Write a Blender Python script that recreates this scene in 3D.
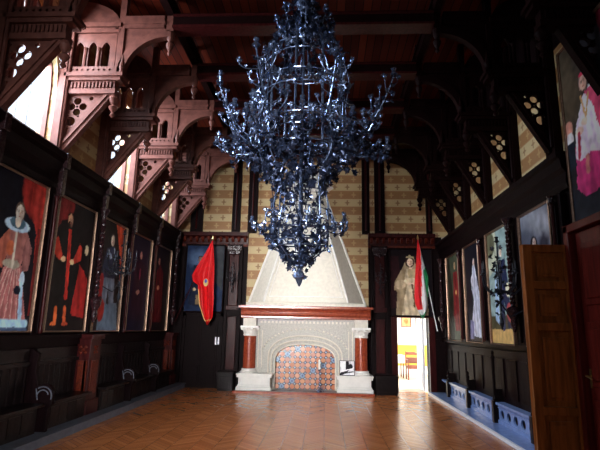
import bpy, bmesh, math, random
import numpy as np
from mathutils import Vector, Matrix
random.seed(7)
PI = math.pi
SC = bpy.context.scene
for o in list(bpy.data.objects): bpy.data.objects.remove(o)
COL = SC.collection

# ---------------------------------------------------------------- camera
F = 485.0; PITCH = math.atan(104/485.0); ROLL = 0.020; YAW = 0.054
cd = bpy.data.cameras.new('camera'); cam = bpy.data.objects.new('camera', cd); COL.objects.link(cam)
cd.sensor_fit = 'HORIZONTAL'; cd.sensor_width = 36.0; cd.lens = F/600*36.0
cd.clip_start = 0.05; cd.clip_end = 200
fw = Vector((-math.sin(YAW)*math.cos(PITCH), math.cos(YAW)*math.cos(PITCH), math.sin(PITCH)))
rt = Vector((math.cos(YAW), math.sin(YAW), 0)); up = rt.cross(fw)
r2 = rt*math.cos(ROLL)+up*math.sin(ROLL); u2 = up*math.cos(ROLL)-rt*math.sin(ROLL)
M = Matrix((r2, u2, -fw)).transposed().to_4x4(); M.translation = Vector((0, 0, 1.6))
cam.matrix_world = M
SC.camera = cam

# ---------------------------------------------------------------- world, daylight, exposure
W = bpy.data.worlds.new('sky'); SC.world = W; W.use_nodes = True
bg = W.node_tree.nodes['Background']; bg.inputs[0].default_value = (0.80, 0.89, 1.0, 1); bg.inputs[1].default_value = 1.7
SC.view_settings.view_transform = 'Standard'; SC.view_settings.look = 'None'
SC.view_settings.exposure = 0.0; SC.view_settings.gamma = 1.0; SC.view_settings.use_curve_mapping = False

def area(name, loc, target, sx, sy, power, col, spread=180):
    l = bpy.data.lights.new(name, 'AREA'); l.shape = 'RECTANGLE'; l.size = sx; l.size_y = sy
    l.energy = power; l.color = col; l.spread = math.radians(spread)
    o = bpy.data.objects.new(name, l); COL.objects.link(o); o.location = loc
    o.rotation_euler = (Vector(target)-Vector(loc)).to_track_quat('-Z', 'Y').to_euler()
    return o
DAY = (0.82, 0.90, 1.0)
for k, (y, p) in enumerate([(0.3, 20), (3.27, 12), (6.25, 480), (9.27, 340), (12.28, 130)]):   # daylight at the five windows of the left wall
    area('window_daylight', (-4.72, y, 5.6), (0.5, y, 2.2), 1.15, 1.9, p, DAY)
area('rear_light', (-2.9, -3.3, 2.9), (-0.2, 13.5, 2.5), 2.0, 3.0, 205, (1.0, 0.97, 0.93), 35)   # tall window behind the camera
area('rear_light', (2.0, -3.3, 3.0), (-4.3, 8.5, 1.6), 1.4, 2.4, 50, (0.95, 0.97, 1.0), 28)  # added light without a known window, brightens the left wall portraits
area('side_room_daylight', (4.6, 15.4, 2.3), (2.4, 15.3, 0.0), 2.0, 1.6, 480, (1.0, 0.98, 0.95))        # window of the bright room behind the doorway

# ---------------------------------------------------------------- helpers
def lin(c): return tuple((x/255/12.92 if x/255 <= 0.04045 else ((x/255+0.055)/1.055)**2.4) for x in c)
def mat(name, rgb, rough=0.5, metal=0.0, noise=0.0, scale=6.0, stretch=None, bump=0.0, rgb2=None, coat=0.0, spec=0.5):
    m = bpy.data.materials.new(name); m.use_nodes = True; nt = m.node_tree; b = nt.nodes['Principled BSDF']
    b.inputs['Base Color'].default_value = (*rgb, 1); b.inputs['Roughness'].default_value = rough; b.inputs['Metallic'].default_value = metal
    b.inputs['Specular IOR Level'].default_value = spec
    if coat: b.inputs['Coat Weight'].default_value = coat
    if noise or bump:
        tc = nt.nodes.new('ShaderNodeTexCoord'); mp = nt.nodes.new('ShaderNodeMapping'); nz = nt.nodes.new('ShaderNodeTexNoise')
        nt.links.new(tc.outputs['Object'], mp.inputs[0]); nt.links.new(mp.outputs[0], nz.inputs[0])
        mp.inputs['Scale'].default_value = stretch or (1, 1, 1); nz.inputs['Scale'].default_value = scale; nz.inputs['Detail'].default_value = 4
        if noise:
            mx = nt.nodes.new('ShaderNodeMix'); mx.data_type = 'RGBA'
            cr = nt.nodes.new('ShaderNodeMapRange'); cr.inputs[1].default_value = 0.35; cr.inputs[2].default_value = 0.65
            nt.links.new(nz.outputs[0], cr.inputs[0]); nt.links.new(cr.outputs[0], mx.inputs[0])
            c2 = rgb2 or tuple(x*(1-noise) for x in rgb)
            mx.inputs[6].default_value = (*rgb, 1); mx.inputs[7].default_value = (*c2, 1)
            nt.links.new(mx.outputs[2], b.inputs['Base Color'])
        if bump:
            bp = nt.nodes.new('ShaderNodeBump'); bp.inputs['Strength'].default_value = bump; bp.inputs['Distance'].default_value = 0.02
            nt.links.new(nz.outputs[0], bp.inputs['Height']); nt.links.new(bp.outputs[0], b.inputs['Normal'])
    return m
def tag(o, label=None, cat=None, group=None, kind=None):
    if label: o['label'] = label
    if cat: o['category'] = cat
    if group: o['group'] = group
    if kind: o['kind'] = kind
    return o
def empty(name, loc, label=None, cat=None, group=None):
    o = bpy.data.objects.new(name, None); COL.objects.link(o); o.location = loc; o.empty_display_size = 0.1
    return tag(o, label, cat, group)
def copy_tree(o, parent=None):
    c = o.copy(); COL.objects.link(c); c.parent = parent
    for ch in list(o.children): copy_tree(ch, c)
    return c

class MB:
    def __init__(s): s.v = []; s.f = []; s.m = []; s.cm = 0
    def add(s, vs, fs, tr=None):
        n = len(s.v)
        s.v += [tr(*p) for p in vs] if tr else [tuple(p) for p in vs]
        s.f += [tuple(i+n for i in q) for q in fs]; s.m += [s.cm]*len(fs)
        return s
    def box(s, x0, x1, y0, y1, z0, z1, tr=None):
        vs = [(x, y, z) for x in (x0, x1) for y in (y0, y1) for z in (z0, z1)]
        return s.add(vs, [(0, 1, 3, 2), (4, 6, 7, 5), (0, 4, 5, 1), (2, 3, 7, 6), (0, 2, 6, 4), (1, 5, 7, 3)], tr)
    def tube(s, pts, r, seg=6, caps=True):
        pts = [Vector(p) for p in pts]; n = len(pts)
        rs = r if isinstance(r, (list, tuple)) else [r]*n
        vs = []; ref = None
        for i, p in enumerate(pts):
            t = (pts[min(i+1, n-1)]-pts[max(i-1, 0)])
            t = t.normalized() if t.length > 1e-9 else Vector((0, 0, 1))
            if ref is None: ref = Vector((0, 0, 1)) if abs(t.z) < .9 else Vector((1, 0, 0))
            a = (ref-t*ref.dot(t)).normalized(); ref = a; b = t.cross(a)
            for k in range(seg):
                q = 2*PI*k/seg; w = p+(a*math.cos(q)+b*math.sin(q))*rs[i]; vs.append(tuple(w))
        fs = [(i*seg+k, i*seg+(k+1) % seg, (i+1)*seg+(k+1) % seg, (i+1)*seg+k) for i in range(n-1) for k in range(seg)]
        if caps: fs += [tuple(range(seg))[::-1], tuple((n-1)*seg+k for k in range(seg))]
        return s.add(vs, fs)
    def lathe(s, prof, c=(0, 0, 0), seg=14, tr=None):
        vs = []; n = len(prof)
        for r, z in prof:
            for k in range(seg):
                q = 2*PI*k/seg; vs.append((c[0]+r*math.cos(q), c[1]+r*math.sin(q), c[2]+z))
        fs = [(i*seg+k, i*seg+(k+1) % seg, (i+1)*seg+(k+1) % seg, (i+1)*seg+k) for i in range(n-1) for k in range(seg)]
        fs += [tuple(range(seg))[::-1], tuple((n-1)*seg+k for k in range(seg))]
        return s.add(vs, fs, tr)
    def prism(s, poly, d0, d1, tr):          # poly of (a,b); tr(a,b,d) -> xyz
        n = len(poly)
        vs = [tr(a, b, d0) for a, b in poly]+[tr(a, b, d1) for a, b in poly]
        fs = [tuple(range(n))[::-1], tuple(range(n, 2*n))]+[(i, (i+1) % n, (i+1) % n+n, i+n) for i in range(n)]
        return s.add(vs, fs)
    def plate(s, outer, holes, d0, d1, tr):  # flat plate with real holes
        cu = bpy.data.curves.new('tmp', 'CURVE'); cu.dimensions = '2D'; cu.fill_mode = 'BOTH'; cu.extrude = abs(d1-d0)/2
        for pts in [outer]+list(holes):
            sp = cu.splines.new('POLY'); sp.points.add(len(pts)-1)
            for q, (a, b) in zip(sp.points, pts): q.co = (a, b, 0, 1)
            sp.use_cyclic_u = True
        o = bpy.data.objects.new('tmp', cu); COL.objects.link(o)
        dg = bpy.context.evaluated_depsgraph_get(); me = bpy.data.meshes.new_from_object(o.evaluated_get(dg))
        mid = (d0+d1)/2
        s.add([tr(v.co.x, v.co.y, v.co.z+mid) for v in me.vertices], [tuple(p.vertices) for p in me.polygons])
        bpy.data.objects.remove(o); bpy.data.curves.remove(cu); bpy.data.meshes.remove(me)
        return s
    def build(s, name, mats, parent=None, off=None, smooth=False, bevel=0.0):
        if not isinstance(mats, (list, tuple)): mats = [mats]
        me = bpy.data.meshes.new(name)
        ox, oy, oz = off if off is not None else (0, 0, 0)
        me.from_pydata([(x-ox, y-oy, z-oz) for x, y, z in s.v], [], s.f)
        for m in mats: me.materials.append(m)
        me.polygons.foreach_set('material_index', s.m)
        bm = bmesh.new(); bm.from_mesh(me); bmesh.ops.remove_doubles(bm, verts=bm.verts, dist=1e-5)
        bmesh.ops.recalc_face_normals(bm, faces=bm.faces); bm.to_mesh(me); bm.free()
        o = bpy.data.objects.new(name, me); COL.objects.link(o); o.parent = parent
        if smooth:
            me.polygons.foreach_set('use_smooth', [True]*len(me.polygons))
            try: me.set_sharp_from_angle(angle=math.radians(40))
            except Exception: pass
        if bevel:
            b = o.modifiers.new('bevel', 'BEVEL'); b.width = bevel; b.segments = 2; b.limit_method = 'ANGLE'
        return o
def circ(cx, cy, r, n=14, ph=0.0): return [(cx+r*math.cos(2*PI*k/n+ph), cy+r*math.sin(2*PI*k/n+ph)) for k in range(n)]
def lancet(cx, z0, w, h, n=5):              # pointed opening: w wide, h high
    hh = w*0.85; zs = z0+h-hh; pts = [(cx-w/2, z0), (cx+w/2, z0), (cx+w/2, zs)]
    for k in range(1, n): t = k/n; pts.append((cx+w/2*(1-t**1.8), zs+hh*(1-(1-t)**1.25)))
    pts.append((cx, z0+h))
    for k in range(n-1, 0, -1): t = k/n; pts.append((cx-w/2*(1-t**1.8), zs+hh*(1-(1-t)**1.25)))
    pts.append((cx-w/2, zs)); return pts
def bez(p0, p1, p2, p3, n=10):
    p0, p1, p2, p3 = map(Vector, (p0, p1, p2, p3)); out = []
    for i in range(n+1):
        t = i/n; out.append(p0*(1-t)**3+p1*3*t*(1-t)**2+p2*3*t*t*(1-t)+p3*t**3)
    return out
XZ = lambda a, b, d: (a, d, b)              # plate in a y=const plane
YZ = lambda a, b, d: (d, a, b)              # plate in an x=const plane

# ---------------------------------------------------------------- materials
wood = mat('dark_oak', (0.008, 0.003, 0.0035), 0.5, noise=.5, scale=5, stretch=(4, 4, .6), bump=.15, spec=0.05)
wood_carved = mat('carved_dark_oak', (0.026, 0.010, 0.012), 0.24, noise=.5, scale=22, bump=.4, spec=.45)
wood_red = mat('red_mahogany', (0.045, 0.007, 0.007), 0.3, noise=.5, scale=5, stretch=(4, 4, .6), bump=.1, spec=0.1)
wood_panel = mat('carved_red_panel', (0.12, 0.016, 0.006), 0.4, noise=.6, scale=30, bump=.6, spec=0.15)
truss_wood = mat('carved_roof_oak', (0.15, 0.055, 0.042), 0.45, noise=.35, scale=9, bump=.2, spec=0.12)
truss_shaded = mat('shaded_roof_oak', (0.010, 0.003, 0.003), 0.5, noise=.35, scale=9, bump=.2, spec=0.04)  # same roof oak, shade of the right side and ceiling put into its colour
door_red = mat('red_brown_door', (0.13, 0.014, 0.010), 0.35, noise=.5, scale=4, stretch=(5, 5, .5), spec=.15)
door_wood = mat('brown_door_oak', (0.36, 0.11, 0.025), 0.35, noise=.45, scale=4, stretch=(5, 5, .5), bump=.08, spec=0.08)
gilt = mat('gilded_moulding', (0.30, 0.18, 0.12), 0.35, metal=.7, noise=.3, scale=30)
blackwood = mat('blackened_oak', (0.010, 0.006, 0.006), 0.3, noise=.4, scale=12, bump=.3, spec=0.1)
stone = mat('cream_stone', (0.70, 0.65, 0.55), 0.6, noise=.12, scale=14, bump=.08)
stone_white = mat('white_marble', (0.78, 0.76, 0.71), 0.4, noise=.08, scale=8)
stone_grey = mat('carved_grey_stone', (0.50, 0.48, 0.43), 0.6, noise=.25, scale=26, bump=.5)
redmarble = mat('red_marble', (0.33, 0.062, 0.024), 0.24, noise=.55, scale=16, rgb2=(0.22, 0.03, 0.014), spec=.4)
darkstone = mat('dark_hearth_stone', (0.07, 0.06, 0.055), 0.35, noise=.5, scale=14)
kerbstone = mat('grey_kerb', (0.11, 0.115, 0.14), 0.35, noise=.3, scale=9, spec=0.2)
bench_skylit = mat('skylit_plinth', (0.22, 0.32, 0.60), 0.22, noise=.2, scale=9)  # blue stands for skylight reflected on the plinth, painted into its colour
nosing = mat('nosing_highlight', (0.80, 0.84, 0.90), 0.3)  # paleness is the bright edge highlight, set as base colour
iron = mat('wrought_iron', (0.17, 0.23, 0.38), 0.27, metal=.85, noise=.5, scale=30)
iron_leaf = mat('dark_iron_leaf', (0.045, 0.062, 0.12), 0.27, metal=.75, noise=.6, scale=20)
blackiron = mat('black_iron', (0.02, 0.022, 0.03), 0.35, metal=.5, noise=.3, scale=20)
wax = mat('white_wax', (0.85, 0.83, 0.76), 0.5)
brass = mat('brass_handle', (0.62, 0.48, 0.20), 0.3, metal=.9)
steel = mat('pale_metal_plate', (0.75, 0.75, 0.75), 0.3, metal=.5)
plaster = mat('white_plaster', (0.86, 0.86, 0.84), 0.7, noise=.04, scale=3)
yellow = mat('yellow_paint', (0.85, 0.46, 0.05), 0.6, noise=.05, scale=3)
palefloor = mat('pale_room_floor', (0.62, 0.55, 0.45), 0.35, noise=.2, scale=5)
whitepaint = mat('white_door_paint', (0.80, 0.84, 0.90), 0.35, noise=.03, scale=2)
chairwood = mat('brown_chair_wood', (0.13, 0.026, 0.009), 0.35, noise=.3, scale=8)
cloth_white = mat('white_tablecloth', (0.85, 0.86, 0.88), 0.8, noise=.04, scale=3)
lead = mat('window_lead', (0.04, 0.05, 0.09), 0.5, noise=.2, scale=9)

def glass_mat():
    m = bpy.data.materials.new('window_glass'); m.use_nodes = True; nt = m.node_tree; nt.nodes.clear()
    o = nt.nodes.new('ShaderNodeOutputMaterial'); mx = nt.nodes.new('ShaderNodeMixShader'); t = nt.nodes.new('ShaderNodeBsdfTransparent'); g = nt.nodes.new('ShaderNodeBsdfGlossy')
    mx.inputs[0].default_value = .06; t.inputs[0].default_value = (.97, .98, 1, 1); g.inputs['Roughness'].default_value = .05
    nt.links.new(t.outputs[0], mx.inputs[1]); nt.links.new(g.outputs[0], mx.inputs[2]); nt.links.new(mx.outputs[0], o.inputs[0]); return m
glass = glass_mat()

class NT:                                   # tiny node-maths helper
    def __init__(s, m): s.nt = m.node_tree
    def m(s, op, a, b=None, c=None):
        n = s.nt.nodes.new('ShaderNodeMath'); n.operation = op
        for i, x in enumerate((a, b, c)):
            if x is None: continue
            if isinstance(x, (int, float)): n.inputs[i].default_value = x
            else: s.nt.links.new(x, n.inputs[i])
        return n.outputs[0]
    def mix(s, f, a, b):
        n = s.nt.nodes.new('ShaderNodeMix'); n.data_type = 'RGBA'
        for i, x in ((0, f), (6, a), (7, b)):
            if isinstance(x, (int, float)): n.inputs[i].default_value = x
            elif isinstance(x, tuple): n.inputs[i].default_value = (*x, 1)
            else: s.nt.links.new(x, n.inputs[i])
        return n.outputs[2]
    def xyz(s):
        tc = s.nt.nodes.new('ShaderNodeTexCoord'); sp = s.nt.nodes.new('ShaderNodeSeparateXYZ'); s.nt.links.new(tc.outputs['Object'], sp.inputs[0]); return sp.outputs
    def noise(s, scale, vec=None):
        n = s.nt.nodes.new('ShaderNodeTexNoise'); n.inputs['Scale'].default_value = scale; n.inputs['Detail'].default_value = 3
        if vec is not None: s.nt.links.new(vec, n.inputs[0])
        else:
            tc = s.nt.nodes.new('ShaderNodeTexCoord'); s.nt.links.new(tc.outputs['Object'], n.inputs[0])
        return n.outputs[0]
def wallpaper_mat():
    m = mat('banded_wallpaper', (.6, .5, .3), .6); N = NT(m); x, y, z = N.xyz(); b = m.node_tree.nodes['Principled BSDF']
    h = N.m('ADD', x, y); zz = N.m('DIVIDE', N.m('ADD', z, 0.10), 0.47); fz = N.m('FRACT', zz)
    band = N.m('GREATER_THAN', fz, .5)
    # motif: small cross with arms, one row in each band, staggered
    row = N.m('FLOOR', N.m('MULTIPLY', zz, 2)); fx = N.m('SUBTRACT', N.m('FRACT', N.m('ADD', N.m('DIVIDE', h, .36), N.m('MULTIPLY', row, .5))), .5)
    f2 = N.m('SUBTRACT', N.m('FRACT', N.m('MULTIPLY', zz, 2)), .5)
    ax = N.m('ABSOLUTE', fx); az = N.m('ABSOLUTE', f2)
    d1 = N.m('LESS_THAN', N.m('ADD', N.m('MULTIPLY', ax, 1.0), N.m('MULTIPLY', az, 1.6)), .24)
    d2 = N.m('MULTIPLY', N.m('LESS_THAN', ax, .05), N.m('LESS_THAN', az, .33))
    mo = N.m('MAXIMUM', d1, d2)
    edge = N.m('LESS_THAN', az, .46)
    nz = N.noise(3.0)
    cream = N.mix(mo, (0.50, 0.38, 0.19), (0.24, 0.13, 0.05)); brn = N.mix(mo, (0.28, 0.125, 0.035), (0.42, 0.25, 0.09))
    c = N.mix(band, cream, brn); c = N.mix(edge, (0.34, 0.17, 0.06), c); c = N.mix(N.m('MULTIPLY', nz, .25), c, (0.35, 0.25, 0.14))
    m.node_tree.links.new(c, b.inputs['Base Color']); return m
wallpaper = wallpaper_mat()
def parquet_mat():
    m = mat('chevron_parquet', (.3, .12, .04), .22, spec=.4); N = NT(m); x, y, z = N.xyz(); b = m.node_tree.nodes['Principled BSDF']
    cw = .30; u = N.m('DIVIDE', x, cw); col = N.m('FLOOR', u); fu = N.m('FRACT', u)
    par = N.m('MODULO', N.m('ABSOLUTE', col), 2.0); tri = N.m('ADD', N.m('MULTIPLY', par, N.m('SUBTRACT', 1.0, N.m('MULTIPLY', fu, 2.0))), fu)
    v = N.m('DIVIDE', N.m('ADD', y, N.m('MULTIPLY', tri, cw)), .105)
    idx = N.m('FLOOR', v); fv = N.m('FRACT', v)
    cb = m.node_tree.nodes.new('ShaderNodeCombineXYZ'); m.node_tree.links.new(col, cb.inputs[0]); m.node_tree.links.new(idx, cb.inputs[1])
    wn = m.node_tree.nodes.new('ShaderNodeTexWhiteNoise'); m.node_tree.links.new(cb.outputs[0], wn.inputs[0])
    c = N.mix(wn.outputs[0], (0.62, 0.215, 0.070), (0.42, 0.130, 0.040))
    seam = N.m('MAXIMUM', N.m('LESS_THAN', fv, .08), N.m('LESS_THAN', fu, .03)); c = N.mix(N.m('MULTIPLY', seam, .55), c, (.05, .016, .006))
    nz = N.noise(1.3); c = N.mix(N.m('MULTIPLY', nz, .35), c, (0.16, 0.05, 0.012))
    m.node_tree.links.new(c, b.inputs['Base Color'])
    r = N.m('ADD', .17, N.m('MULTIPLY', N.noise(2.0), .10)); m.node_tree.links.new(r, b.inputs['Roughness'])
    bp = m.node_tree.nodes.new('ShaderNodeBump'); bp.inputs['Strength'].default_value = .04; bp.inputs['Distance'].default_value = .004
    m.node_tree.links.new(N.m('ADD', N.m('MULTIPLY', wn.outputs[0], .5), N.m('SUBTRACT', 0.0, seam)), bp.inputs['Height']); m.node_tree.links.new(bp.outputs[0], b.inputs['Normal'])
    return m
parquet = parquet_mat()
def ceiling_mat():
    m = mat('red_brown_boards', (.1, .03, .015), .6, spec=.05); N = NT(m); x, y, z = N.xyz(); b = m.node_tree.nodes['Principled BSDF']
    u = N.m('DIVIDE', x, .15); fl = N.m('FLOOR', u); fu = N.m('FRACT', u)
    wn = m.node_tree.nodes.new('ShaderNodeTexWhiteNoise'); wn.noise_dimensions = '1D'; m.node_tree.links.new(fl, wn.inputs['W'])
    c = N.mix(wn.outputs[0], (0.095, 0.014, 0.006), (0.035, 0.005, 0.003)); c = N.mix(N.m('LESS_THAN', fu, .12), c, (.012, .004, .003))
    m.node_tree.links.new(c, b.inputs['Base Color']); return m
boards = ceiling_mat()
def col_mat(name, rough=.45, spec=.5):
    m = mat(name, (.5, .5, .5), rough, spec=spec); nt = m.node_tree; a = nt.nodes.new('ShaderNodeVertexColor'); a.layer_name = 'Col'
    nt.links.new(a.outputs[0], nt.nodes['Principled BSDF'].inputs['Base Color']); return m
oil = col_mat('oil_paint', .45, .06)
tiles_m = col_mat('glazed_tiles', .25)

# ---------------------------------------------------------------- room constants
XL, XR, YB, YF, ZC = -4.3, 3.25, 13.6, -3.0, 7.0
TY = [5.55, 7.05, 8.57, 10.07, 11.57, 13.1]          # the roof trusses
WIN = [0.28, 3.24, 6.19, 9.21, 12.24]                  # window centres along the left wall
def struct(b, name, mats, parent=None, **k):
    o = b.build(name, mats, parent, **k)
    if parent is None: o['kind'] = 'structure'
    return o

# floor, ceiling
b = MB(); b.box(XL, XR+.3, YF, YB+.3, -.2, 0); struct(b, 'floor', parquet)
b = MB(); b.box(XL-.3, XR+.5, YF-.3, YB+.3, ZC, ZC+.2); struct(b, 'ceiling', boards)
# left wall, pierced by the windows
def win_outline(yc, w=1.42, z0=4.28, h=2.20): return lancet(yc, z0, w, h)
b = MB(); b.box(XL-.25, XL, YF-.3, YB+.3, -.2, 4.2); b.cm = 1
b.plate([(YF-.3, 4.2), (YB+.3, 4.2), (YB+.3, ZC), (YF-.3, ZC)], [win_outline(y) for y in WIN], XL-.25, XL, YZ)
struct(b, 'wall_left', [wood, wallpaper])
XU = 3.47
b = MB(); b.box(XR, XR+.47, YF-.3, YB+.3, -.2, 3.95); b.cm = 1; b.box(XU, XR+.47, YF-.3, YB+.3, 3.95, 5.85); b.cm = 0; b.box(XU, XR+.47, YF-.3, YB+.3, 5.85, ZC)
struct(b, 'wall_right', [wood, wallpaper])
DX0, DX1, DZ = 1.96, 2.80, 1.96                      # open doorway in the back wall
b = MB(); b.box(XL, DX0, YB, YB+.3, -.2, 2.2); b.box(DX1, XR, YB, YB+.3, -.2, 2.2); b.box(DX0, DX1, YB, YB+.3, DZ, 2.2)
b.box(XL, -2.2, YB, YB+.3, 2.2, 4.2); b.box(1.2, XR, YB, YB+.3, 2.2, 4.2); b.cm = 1
b.box(-2.2, 1.2, YB, YB+.3, 2.2, 4.2); b.box(XL, XR+.47, YB, YB+.3, 4.2, ZC)
struct(b, 'wall_back', [wood, wallpaper])
b = MB(); b.plate([(XL, -.2), (XU+.2, -.2), (XU+.2, ZC), (XL, ZC)], [[(-4.1, 1.5), (-1.7, 1.5), (-1.7, 5.3), (-4.1, 5.3)], [(1.1, 1.5), (2.9, 1.5), (2.9, 5.3), (1.1, 5.3)]], YF-.25, YF, XZ)
struct(b, 'wall_rear', wood)

# windows of the left wall: frame, leading with bull's-eye rings, glass
for k, yc in enumerate(WIN):
    w = empty('window_%d' % (k+1), (XL-.12, yc, 4.36)); w['kind'] = 'structure'
    off = (XL-.12, yc, 4.36)
    b = MB(); b.plate(lancet(yc, 4.28, 1.42, 2.20), [lancet(yc, 4.32, 1.35, 2.11)], XL-.16, XL-.08, YZ)
    b.plate([(yc-.60, 5.62), (yc+.60, 5.62), (yc+.40, 6.10), (yc, 6.36), (yc-.40, 6.10)],
            [circ(yc-.26, 5.74, .12), circ(yc+.26, 5.74, .12), circ(yc, 5.98, .13), circ(yc, 5.68, .07, 10)], XL-.15, XL-.10, YZ)
    b.build('window_frame', truss_wood, w, off)
    b = MB()
    for i in range(4 if k == 4 else 0):
        for j in range(4):
            cy, cz = yc-.39+i*.26, 4.56+j*.26
            pts = [(XL-.12, a, c) for a, c in circ(cy, cz, .11, 12)]; b.tube(pts+[pts[0]], .010, 4, False)
    for i in range(3): b.tube([(XL-.12, yc-.26+i*.26, 4.42), (XL-.12, yc-.26+i*.26, 5.6)], .004, 4)
    b.build('leading', lead, w, off)
    b = MB(); b.plate(lancet(yc, 4.30, 1.38, 2.15), [], XL-.135, XL-.130, YZ); b.build('glass', glass, w, off)
w = empty('window_6', (-2.9, YF-.12, 1.5)); w['kind'] = 'structure'
b = MB(); b.plate([(-4.1, 1.5), (-1.7, 1.5), (-1.7, 5.3), (-4.1, 5.3)], [[(x, 1.6), (x+1.0, 1.6), (x+1.0, 5.2), (x, 5.2)] for x in (-4.0, -2.8)], YF-.16, YF-.08, XZ)
b.build('window_frame', wood, w, (-2.9, YF-.12, 1.5))
b = MB(); b.box(-4.05, -1.75, YF-.13, YF-.125, 1.55, 5.25); b.build('glass', glass, w, (-2.9, YF-.12, 1.5))

w = empty('window_7', (2.0, YF-.12, 1.5)); w['kind'] = 'structure'  # unseen window, added to go with the light on the left portraits
b = MB(); b.plate([(1.1, 1.5), (2.9, 1.5), (2.9, 5.3), (1.1, 5.3)], [[(x, 1.6), (x+.72, 1.6), (x+.72, 5.2), (x, 5.2)] for x in (1.2, 2.08)], YF-.16, YF-.08, XZ)
b.build('window_frame', wood, w, (2.0, YF-.12, 1.5))
b = MB(); b.box(1.15, 2.85, YF-.13, YF-.125, 1.55, 5.25); b.build('glass', glass, w, (2.0, YF-.12, 1.5))

# cornices
def cornice_profile(): return [(0, 3.66), (.09, 3.66), (.11, 3.74), (.10, 3.84), (.17, 3.93), (.20, 4.06), (.26, 4.10), (.26, 4.20), (.22, 4.24), (0, 4.24)]
b = MB(); b.prism(cornice_profile(), YF, YB, lambda a, z, d: (XL+a, d, z)); struct(b, 'trim_1', wood)
b = MB(); b.prism([(-.2, 3.50), (.06, 3.50), (.08, 3.58), (.07, 3.72), (.12, 3.78), (.14, 3.90), (.18, 3.93), (.18, 4.0), (-.2, 4.02)], 6.32, YB, lambda a, z, d: (XR-a, d, z)); struct(b, 'trim_2', wood)
def back_cornice(x0, x1, name):
    b = MB(); b.prism([(0, 3.92), (.06, 3.92), (.08, 4.10), (.18, 4.16), (.20, 4.26), (0, 4.28)], x0, x1, lambda a, z, d: (d, YB-a, z))
    b.cm = 1
    n = int((x1-x0)/.16)
    for i in range(n):
        x = x0+(i+.5)*(x1-x0)/n
        b.prism([(0, 3.98), (.09, 4.03), (.13, 4.13), (.05, 4.15), (0, 4.15)], x-.035, x+.035, lambda a, z, d: (d, YB-.05-a, z))
    b.box(x0, x1, YB-.075, YB-.05, 3.86, 3.93)
    struct(b, name, [wood_red, wood_panel])
back_cornice(XL+.2, -2.2, 'trim_3'); back_cornice(1.2, XR-.2, 'trim_4')

# uprights of the back wall: pairs of posts with a narrow strip of wallpaper between, above; pilasters below
def upright(x0, x1, z0, z1, name, m):
    b = MB(); b.box(x0, x1, YB-.09, YB, z0, z1); b.cm = 1; c = (x0+x1)/2
    b.lathe([(.025, z0+.1), (.025, z1-.1)], (c, YB-.10, 0), 8)
    struct(b, name, [m, wood_red])
k = 5
for x0, x1 in [(-2.70, -2.46), (-2.24, -1.97), (1.03, 1.25), (1.39, 1.68), (2.84, 3.0), (-3.9, -3.55)]:
    upright(x0, x1, 4.26, ZC, 'trim_%d' % k, wood); k += 1

def pilaster(x0, x1, label):
    base = ((x0+x1)/2, YB-.1, 0)
    t = empty('carved_pilaster', base, label, 'pilaster', 'carved pilasters flanking the fireplace')
    b = MB(); b.box(x0, x1, YB-.08, YB, 0, 3.92)
    b.box(x0, x0+.07, YB-.13, YB-.08, .1, 3.92); b.box(x1-.07, x1, YB-.13, YB-.08, .1, 3.92)
    b.build('back_board', wood, t, base)
    c = (x0+x1)/2
    b = MB(); b.box(c-.13, c+.13, YB-.16, YB-.08, 2.2, 3.62); b.build('shaft', wood_red, t, base, bevel=.01)
    b = MB(); b.box(c-.17, c+.17, YB-.2, YB-.08, 3.62, 3.72); b.box(c-.2, c+.2, YB-.23, YB-.08, 3.72, 3.86); b.lathe([(.02, -.1), (.06, -.03), (.02, .02)], (c, YB-.2, 3.66), 8)
    b.build('capital', wood_carved, t, base, bevel=.01)
    b = MB(); b.box(c-.17, c+.17, YB-.2, YB-.08, 2.08, 2.2); b.box(c-.12, c+.12, YB-.12, YB-.08, .5, 1.9); b.box(c-.18, c+.18, YB-.18, YB-.08, 0, .35)
    b.build('pedestal', wood_red, t, base, bevel=.01)
    return t
pilaster(-2.78, -2.33, 'dark red carved wooden pilaster left of the fireplace hood, beside the red flag')
pilaster(1.27, 1.73, 'dark red carved wooden pilaster between the fireplace hood and the crowned lady portrait')

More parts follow.
